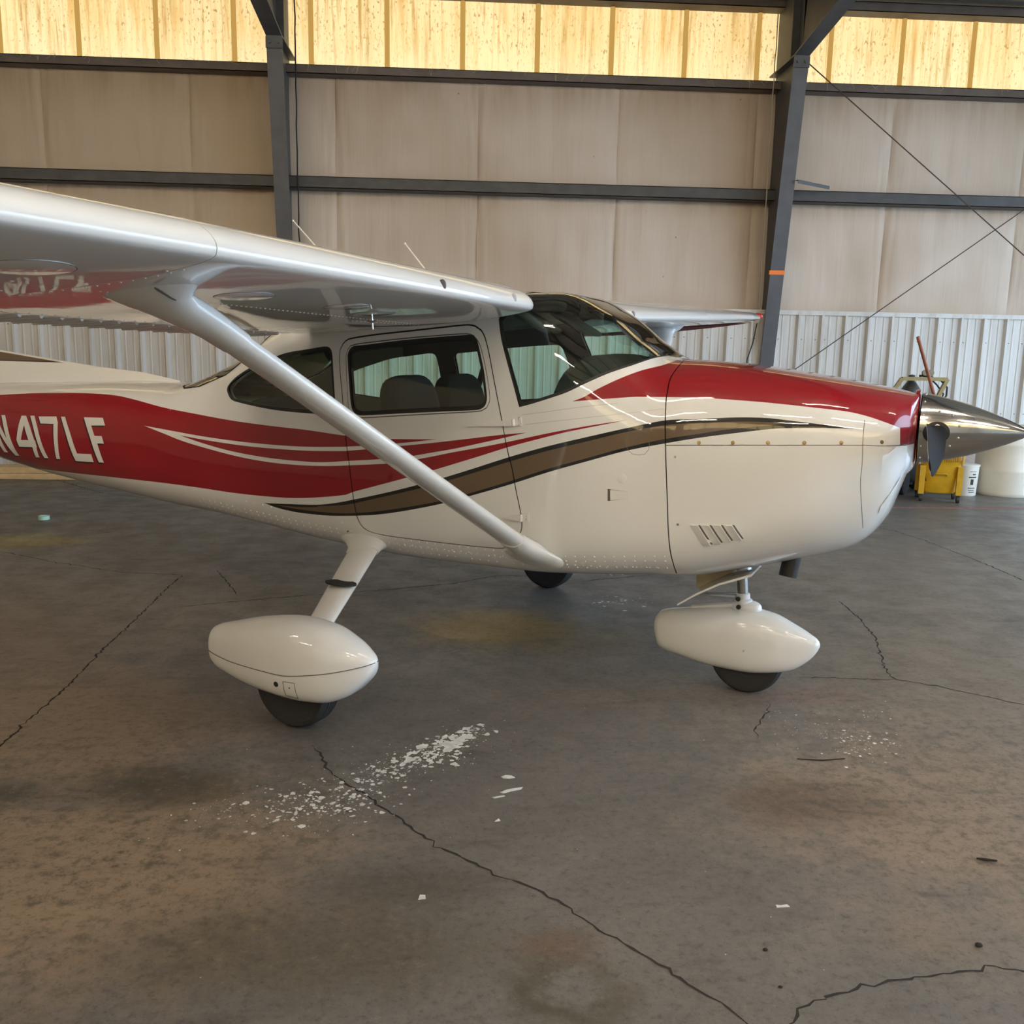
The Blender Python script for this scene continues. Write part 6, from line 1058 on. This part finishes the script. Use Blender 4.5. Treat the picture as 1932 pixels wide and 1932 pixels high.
for y in (-.022,.022): b.tube([ob+od*.02+Vector((-.02,y,0)),Vector((1.40,y*.4,.385))],[.012,.007],8)
b.build('shimmy_link',WHITE,ol)
b=MB()
for z_ in (.06,.02): b.lathe([(.012,0),(.012,.01),(0,.012)],8,axis_matrix(ob+od*z_+Vector((-.012,-.05,0)),(0,-1,0)))
b.build('link_bolt',GREASE,ol)
# ---- cowl flaps, exhaust, spinner, propeller
for s in (-1,1):
    y0,y1=(-.34,-.10) if s<0 else (.10,.34)
    b=MB(); b.loft([[(1.745,y,.655+dz) for y,dz in ((y0,0),(y1,0),(y1,.012),(y0,.012))],[(1.60,y,.595+dz) for y,dz in ((y0,0),(y1,0),(y1,.010),(y0,.010))],[(1.50,y,.535+dz) for y,dz in ((y0,0),(y1,0),(y1,.010),(y0,.010))],[(1.415,y,.475+dz) for y,dz in ((y0,0),(y1,0),(y1,.008),(y0,.008))]]); cf=b.build('cowl_flap',WHITE,plane)
    b=MB(); 
    ye=y1-.005 if s<0 else y0+.005
    b.prism([(1.70,.665),(1.445,.51),(1.43,.67),(1.44,.68)],1,ye-.002,ye+.002); b.build('cowl_flap_side',CREAM,cf,smooth=False)
b=MB(); e0=Vector((1.895,-.19,.75)); e1=Vector((1.882,-.21,.645)); dd=(e1-e0).normalized(); q=e0.lerp(e1,0)
b.lathe([(.040,0),(.0405,(e1-e0).length),(.037,(e1-e0).length),(.036,.02)],28,axis_matrix(e0,dd)); b.build('exhaust_stack',OILYSTEEL,plane)
XS=2.362; RS=.153
sprof=[(RS*.97,0),(RS,.003),(RS*.985,.03),(RS*.93,.07),(RS*.83,.13),(RS*.70,.20),(RS*.52,.275),(RS*.33,.345),(RS*.15,.40),(RS*.05,.422),(0,.427)]
b=MB(); b.lathe(sprof,56,axis_matrix((XS,0,HUB),(1,0,0))); spn=b.build('spinner',CHROME,plane)
b=MB(); b.lathe([(.02,0),(RS*.97,0)],40,axis_matrix((XS-.002,0,HUB),(1,0,0))); b.lathe([(.05,0),(.05,.06)],24,axis_matrix((2.31,0,HUB),(1,0,0))); b.build('spinner_backplate',DARKSTEEL,spn)
BETA=.05; bx=2.432
sf=_pchip([h for r,h in sprof],[r for r,h in sprof])
b=MB()
for k in range(14):
    for (hh,ang) in ((.014,k*2*math.pi/14),):
        r=sf(hh); p=Vector((XS+hh,-r*math.cos(ang),HUB+r*math.sin(ang))); b.blob(p,(.005,.005,.005),1,8,5)
for sg in (0,math.pi):
    for hh,da in ((.075,.62),(.125,.55),(.075,-.62),(.125,-.50),(.155,.2),(.155,-.22)):
        r=sf(hh); a=sg+da; p=Vector((XS+hh,-r*math.cos(a),HUB+r*math.sin(a))); b.blob(p,(.0055,.0055,.0055),1,8,5)
b.build('spinner_screw',STEEL,spn)
for sg in (1,-1):
    dr=Vector((0,-math.cos(BETA)*sg,-math.sin(BETA)*sg)); c0=Vector((bx,0,HUB))
    tg=Vector((0,math.sin(BETA),-math.cos(BETA))) if sg>0 else Vector((0,-math.sin(BETA),math.cos(BETA)))
    # cut-out collar in the spinner shell
    b=MB(); pr=[]
    for j in range(28):
        a=2*math.pi*j/28; hh=(bx-XS)+.052*math.cos(a); r=sf(max(hh,0)); off=.047*math.sin(a); rad=math.sqrt(max(r*r-off*off,0)); pr.append(tuple(Vector((XS+hh,0,HUB))+dr*(rad+.0015)+tg*off))
    cen=Vector((XS+bx-XS,0,HUB))+dr*(sf(bx-XS)+.0005)
    b.add(pr+[tuple(cen)],[(j,(j+1)%28,28) for j in range(28)]); b.build('blade_cutout',SEAL,spn,smooth=False)
    # blade
    loops=[]; n=22
    for rr,ch,th,tw in ((.06,.075,.070,90),(.15,.078,.066,60),(.20,.095,.05,46),(.27,.125,.034,36),(.40,.15,.026,28),(.60,.152,.020,21),(.80,.135,.014,16),(.95,.11,.010,13),(1.01,.085,.008,12),(1.035,.045,.006,12)):
        a=math.radians(tw); cd_=(tg*math.cos(a)+Vector((1,0,0))*math.sin(a)*(1)); nd=dr.cross(cd_).normalized(); L=[]
        for j in range(n):
            t=2*math.pi*j/n; L.append(tuple(c0+dr*rr+cd_*(ch/2*math.cos(t))+nd*(th/2*math.sin(t)*(1+.3*math.cos(t)))))
        loops.append(L)
    b=MB(); b.loft(loops); b.mi=[(1 if (k%n)>=n//2 else 0) if k<n*(len(loops)-1) else 0 for k in range(len(b.f))]; b.build('propeller_blade',[BLADE,BLADE_LIT],plane,angle=45)
b=MB(); P=Vector((2.372,-.33,1.02))
pts=[at(x,t)[0] for x,t in ((2.245,2.15),(2.25,2.02),(2.27,1.93),(2.30,1.88),(2.318,1.93),(2.31,2.05),(2.285,2.14))]; c_=sum(pts,Vector())/len(pts); nn=Vector((.75,-.5,-.2)).normalized()
V=[p+nn*.003 for p in pts]+[c_+nn*.012]; mesh('landing_light_lens',V,[(i,(i+1)%7,7) for i in range(7)],LENS,cl_,smooth=True)
# small fin aerial under the belly
b=MB(); b.prism([(.62,.56),(.74,.56),(.70,.47),(.66,.47)],1,.12,.126); b.build('belly_aerial',CREAM,plane,smooth=False)
# ------------------------------------------------------------------ things standing by the back wall
def local_M(x,y,rz): return Matrix.Translation((x,y,0))@Matrix.Rotation(rz,4,'Z')
# mop bucket with wringer
mb=empty('mop_bucket',(5.68,5.30,0),math.radians(-20)); tag(mb,'yellow wheeled mop bucket with a wringer standing behind the spinner','bucket')
b=MB(); L=[]
for z,wx,wy in ((.10,.17,.13),(.12,.185,.145),(.40,.215,.17),(.46,.225,.18),(.475,.235,.19),(.46,.215,.17),(.14,.17,.13)):
    L.append([(wx*math.copysign(abs(math.cos(a))**.6,math.cos(a)),wy*math.copysign(abs(math.sin(a))**.6,math.sin(a)),z) for a in np.linspace(0,2*math.pi,28,endpoint=False)])
b.loft(L); b.build('tub',YELLOW,mb)
for sx in (-1,1):
    b=MB()
    for sy in (-1,1):
        c_=MB(); c_.loft([[(sx*.20+dx,sy*.155+dy,z) for dx,dy in ((-.03,-.03),(.03,-.03),(.03,.03),(-.03,.03))] for z in (.09,.16,.42)]); c_.build('corner_post',YELLOW,mb)
    b.tube([(sx*.215,-.15,.44),(sx*.225,-.15,.56),(sx*.225,.15,.56),(sx*.215,.15,.44)],.014,8); b.build('side_rail',YELLOW,mb)
b=MB(); b.tube([(-.06,-.175,.31),(-.055,-.205,.335),(.055,-.205,.335),(.06,-.175,.31)],.009,8); b.build('pour_handle',YELLOW,mb)
b=MB(); b.box(-.02,.20,-.13,.13,.44,.58,bev=.008); wg=b.build('wringer',YELLOW,mb)
b=MB(); b.box(.0,.18,-.115,.115,.565,.585); 
b.build('wringer_mouth',SEAL,wg,smooth=False)
b=MB()
for k in range(8): b.box(.0+.023*k,.008+.023*k,-.136,-.13,.46,.57)
b.build('wringer_slats',simple('dark_yellow_plastic',(.30,.17,.02),.5),wg,smooth=False)
for sx in (-1,1):
    for sy in (-1,1):
        b=MB(); b.lathe([(.012,-.016),(.040,-.016),(.042,0),(.040,.016),(.012,.016)],16,axis_matrix((sx*.20,sy*.155,.042),(1,0,0))); b.box(sx*.20-.02,sx*.20+.02,sy*.155-.015,sy*.155+.015,.05,.095); b.build('caster',CASTER,mb)
b=MB(); b.add([(-.19,-.16,.24),(-.15,-.164,.24),(-.17,-.163,.31)],[(0,1,2)]); b.build('warning_mark',SEAL,mb,smooth=False)
# mop
mo=empty('mop',(5.82,5.35,0)); tag(mo,'mop with a red-brown wooden handle leaning up out of the yellow bucket','mop')
b=MB(); b.tube([(.02,0,.50),(-.60,-.15,1.885)],[.019,.019],10); b.build('mop_handle',HANDLEWOOD,mo)
b=MB(); b.blob((.03,0,.47),(.06,.05,.09),.9); b.build('mop_head',simple('grey_mop_strings',(.35,.31,.25),.9,bump=.6,bscale=40),mo)
# gas cylinder cart
ct=empty('welding_cart',(5.72,5.95,0)); tag(ct,'dull yellow tube-frame welding cart carrying a dark gas cylinder by the ribbed wall','cart')
def sq(b,p,q,r=.026):
    b.tube([p,q],r*1.2,4)
b=MB(); 
for a,c in (((-.27,0,1.40),(.30,0,1.40)),((-.27,0,1.40),(-.42,.0,1.17)),((.30,0,1.40),(.20,0,1.18)),((.20,0,1.18),(.20,0,.15)),((-.42,0,1.17),(-.42,0,.15)),((-.42,0,.18),(.20,0,.18))): sq(b,a,c)
b.build('cart_frame',CARTYELLOW,ct,angle=30)
b=MB(); b.lathe([(.12,0),(.125,.03),(.125,1.10),(.11,1.19),(.065,1.26),(.04,1.29),(.04,1.36),(.0,1.37)],24,Matrix.Translation((-.06,.18,.08))); b.build('gas_cylinder',TANKM,ct)
b=MB(); b.blob((-.06,.0,.55),(.20,.14,.42),.3,20,10); b.build('cart_box',TOOLBOX,ct)
for k,dx in enumerate((.02,.095)):
    b=MB(); b.lathe([(.034,-.012),(.036,.0),(.036,.016),(.0,.018)],20,axis_matrix((dx,.02,1.475),(0,-1,0))); b.tube([(dx,.03,1.47),(dx-.02,.1,1.42)],.010,6); b.build('pressure_gauge',GAUGEM,ct)
b=MB(); b.tube([(-.03,.05,1.44),(.13,.05,1.42),(.24,.03,1.38),(.31,.0,1.30),(.31,0,1.2),(.26,0,1.12),(.20,.04,1.08)],.011,8); b.tube([(.1,.06,1.42),(.2,.05,1.33),(.28,.02,1.22),(.25,.02,1.1)],.010,8); b.build('gas_hose',HOSEM,ct)
for x in (-.36,):
    b=MB(); M_=axis_matrix((x+.10,-.24,.165),(.75,-.66,0)); b.lathe([(.06,-.03),(.13,-.045),(.160,-.035),(.165,0),(.160,.035),(.13,.045),(.06,.03)],32,M_); tw=b.build('cart_wheel',RUBBER,ct); b=MB(); b.lathe([(.02,-.025),(.07,-.03),(.07,.03),(.02,.025)],20,M_); b.build('wheel_rim',simple('olive_rim',(.16,.13,.08),.6),tw)
b=MB(); b.lathe([(.06,-.03),(.13,-.045),(.160,-.035),(.165,0),(.160,.035),(.13,.045),(.06,.03)],32,axis_matrix((.16,.30,.165),(.75,-.66,0))); b.build('cart_wheel',RUBBER,ct)
# white pail with a printed label
pa=empty('pail',(6.26,5.75,0)); tag(pa,'small white plastic pail with a black printed label between mop bucket and drum','pail')
b=MB(); b.lathe([(.13,0),(.135,.01),(.148,.36),(.156,.362),(.156,.38),(.148,.385),(0,.386)],32); b.build('pail_body',PAILM,pa)
b=MB()
def lab(b,a0,a1,z0,z1,r0=.1375):
    n=5; V=[]
    for i in range(n+1):
        a=a0+(a1-a0)*i/n
        for z in (z0,z1): r=.1335+.0128*z/.36+.0022; V.append((r*math.cos(a),r*math.sin(a),z))
    b.add(V,[(2*i,2*i+2,2*i+3,2*i+1) for i in range(n)])
for a0,a1,z0,z1 in ((-1.8,-1.1,.225,.240),(-1.75,-1.15,.30,.306),(-1.62,-1.35,.14,.21),(-1.8,-1.15,.095,.105),(-1.75,-1.2,.07,.078),(-1.7,-1.15,.045,.055),(-1.5,-1.2,.26,.275)): lab(b,a0,a1,z0,z1)
b.build('printed_label',SEAL,pa,smooth=False)
# large white drum
dr=empty('drum',(6.83,5.86,0)); tag(dr,'large translucent white plastic drum standing behind the spinner tip','drum')
b=MB(); b.lathe([(.33,0),(.345,.02),(.350,.05),(.350,.28),(.355,.30),(.355,.32),(.350,.34),(.350,.60),(.355,.62),(.355,.64),(.350,.66),(.345,.80),(.335,.84),(.33,.85),(.30,.855),(.30,.84),(0,.84)],48); b.build('drum_body',DRUMM,dr)
b=MB(); b.lathe([(.035,.84),(.035,.865),(0,.866)],16,Matrix.Translation((-.18,-.1,0))); b.build('bung_cap',PAILM,dr)
b=MB(); Mt=Matrix.Translation((6.74,6.42,0))@Matrix.Rotation(math.radians(-9),4,'X'); b.box(-.20,.20,-.008,.008,.002,.60,M=Mt); o=b.build('board',BOARDM,smooth=False); tag(o,'pale pinkish board leaning behind the pail beside the drum','board')
b=MB(); b.box(6.05,6.50,6.34,6.48,.001,.10,bev=.004); o=b.build('timber_block',simple('old_grey_timber',(.25,.20,.15),.7,vary=.2)); tag(o,'grey-brown timber block lying on the floor behind the pail','timber')
# stacked timbers at the far left
for k,(z,y,x1) in enumerate(((.0,6.22,-4.42),(.075,6.235,-4.62))):
    b=MB(); b.box(-8.0,x1,y,y+.26,z+.001,z+.072,bev=.004); o=b.build('timber',WOOD); tag(o,('pale pine timber lying on the floor under the tail, lower of two','pale pine timber on top of the other under the tail')[k],'timber')
# roll of tape
b=MB(); b.lathe([(.036,0),(.05,0),(.05,.035),(.036,.035),(.036,0)],28,Matrix.Translation((-3.84,3.60,.001))); o=b.build('tape_roll',MINT); tag(o,'mint green roll of tape lying on the floor under the tail','tape roll')
# litter on the floor
def pebble(x,y,r,label):
    b=MB(); b.blob((x,y,r*.45),(r,r*.75,r*.5),.9,8,6); o=b.build('pebble',CRACKM); tag(o,label,'pebble')
pebble(1.53,-2.79,.011,'largest dark pebble on bare concrete near the long crack at lower right'); pebble(.92,-2.79,.007,'small dark pebble above the forked end of the long crack'); pebble(.91,-2.94,.006,'small dark pebble close to the bottom edge of the photograph')
b=MB(); b.tube([(1.775,-2.352,.005),(1.80,-2.362,.006),(1.835,-2.368,.005)],[.003,.005,.003],6); o=b.build('twig',CRACKM); tag(o,'short dark twig lying on tan stained concrete','twig')
b=MB(); b.tube([(1.45,-1.60,.004),(1.55,-1.612,.003),(1.65,-1.60,.004)],[.002,.003,.002],6); o=b.build('twig',CRACKM); tag(o,'long thin dark scratch below the white spatter at the right','twig')  # thin tube standing in for a dark scratch in the concrete
# fasteners under ten pixels across stay joined in one part each
for o in bpy.data.objects:
    if o.type=='MESH' and o.parent is not None and o.name.split('.')[0] in ('spinner_screw','cowl_screw','hinge_screw','fairing_screw','link_bolt','valve_hole','printed_label','wringer_slats'): o['kind']='stuff'
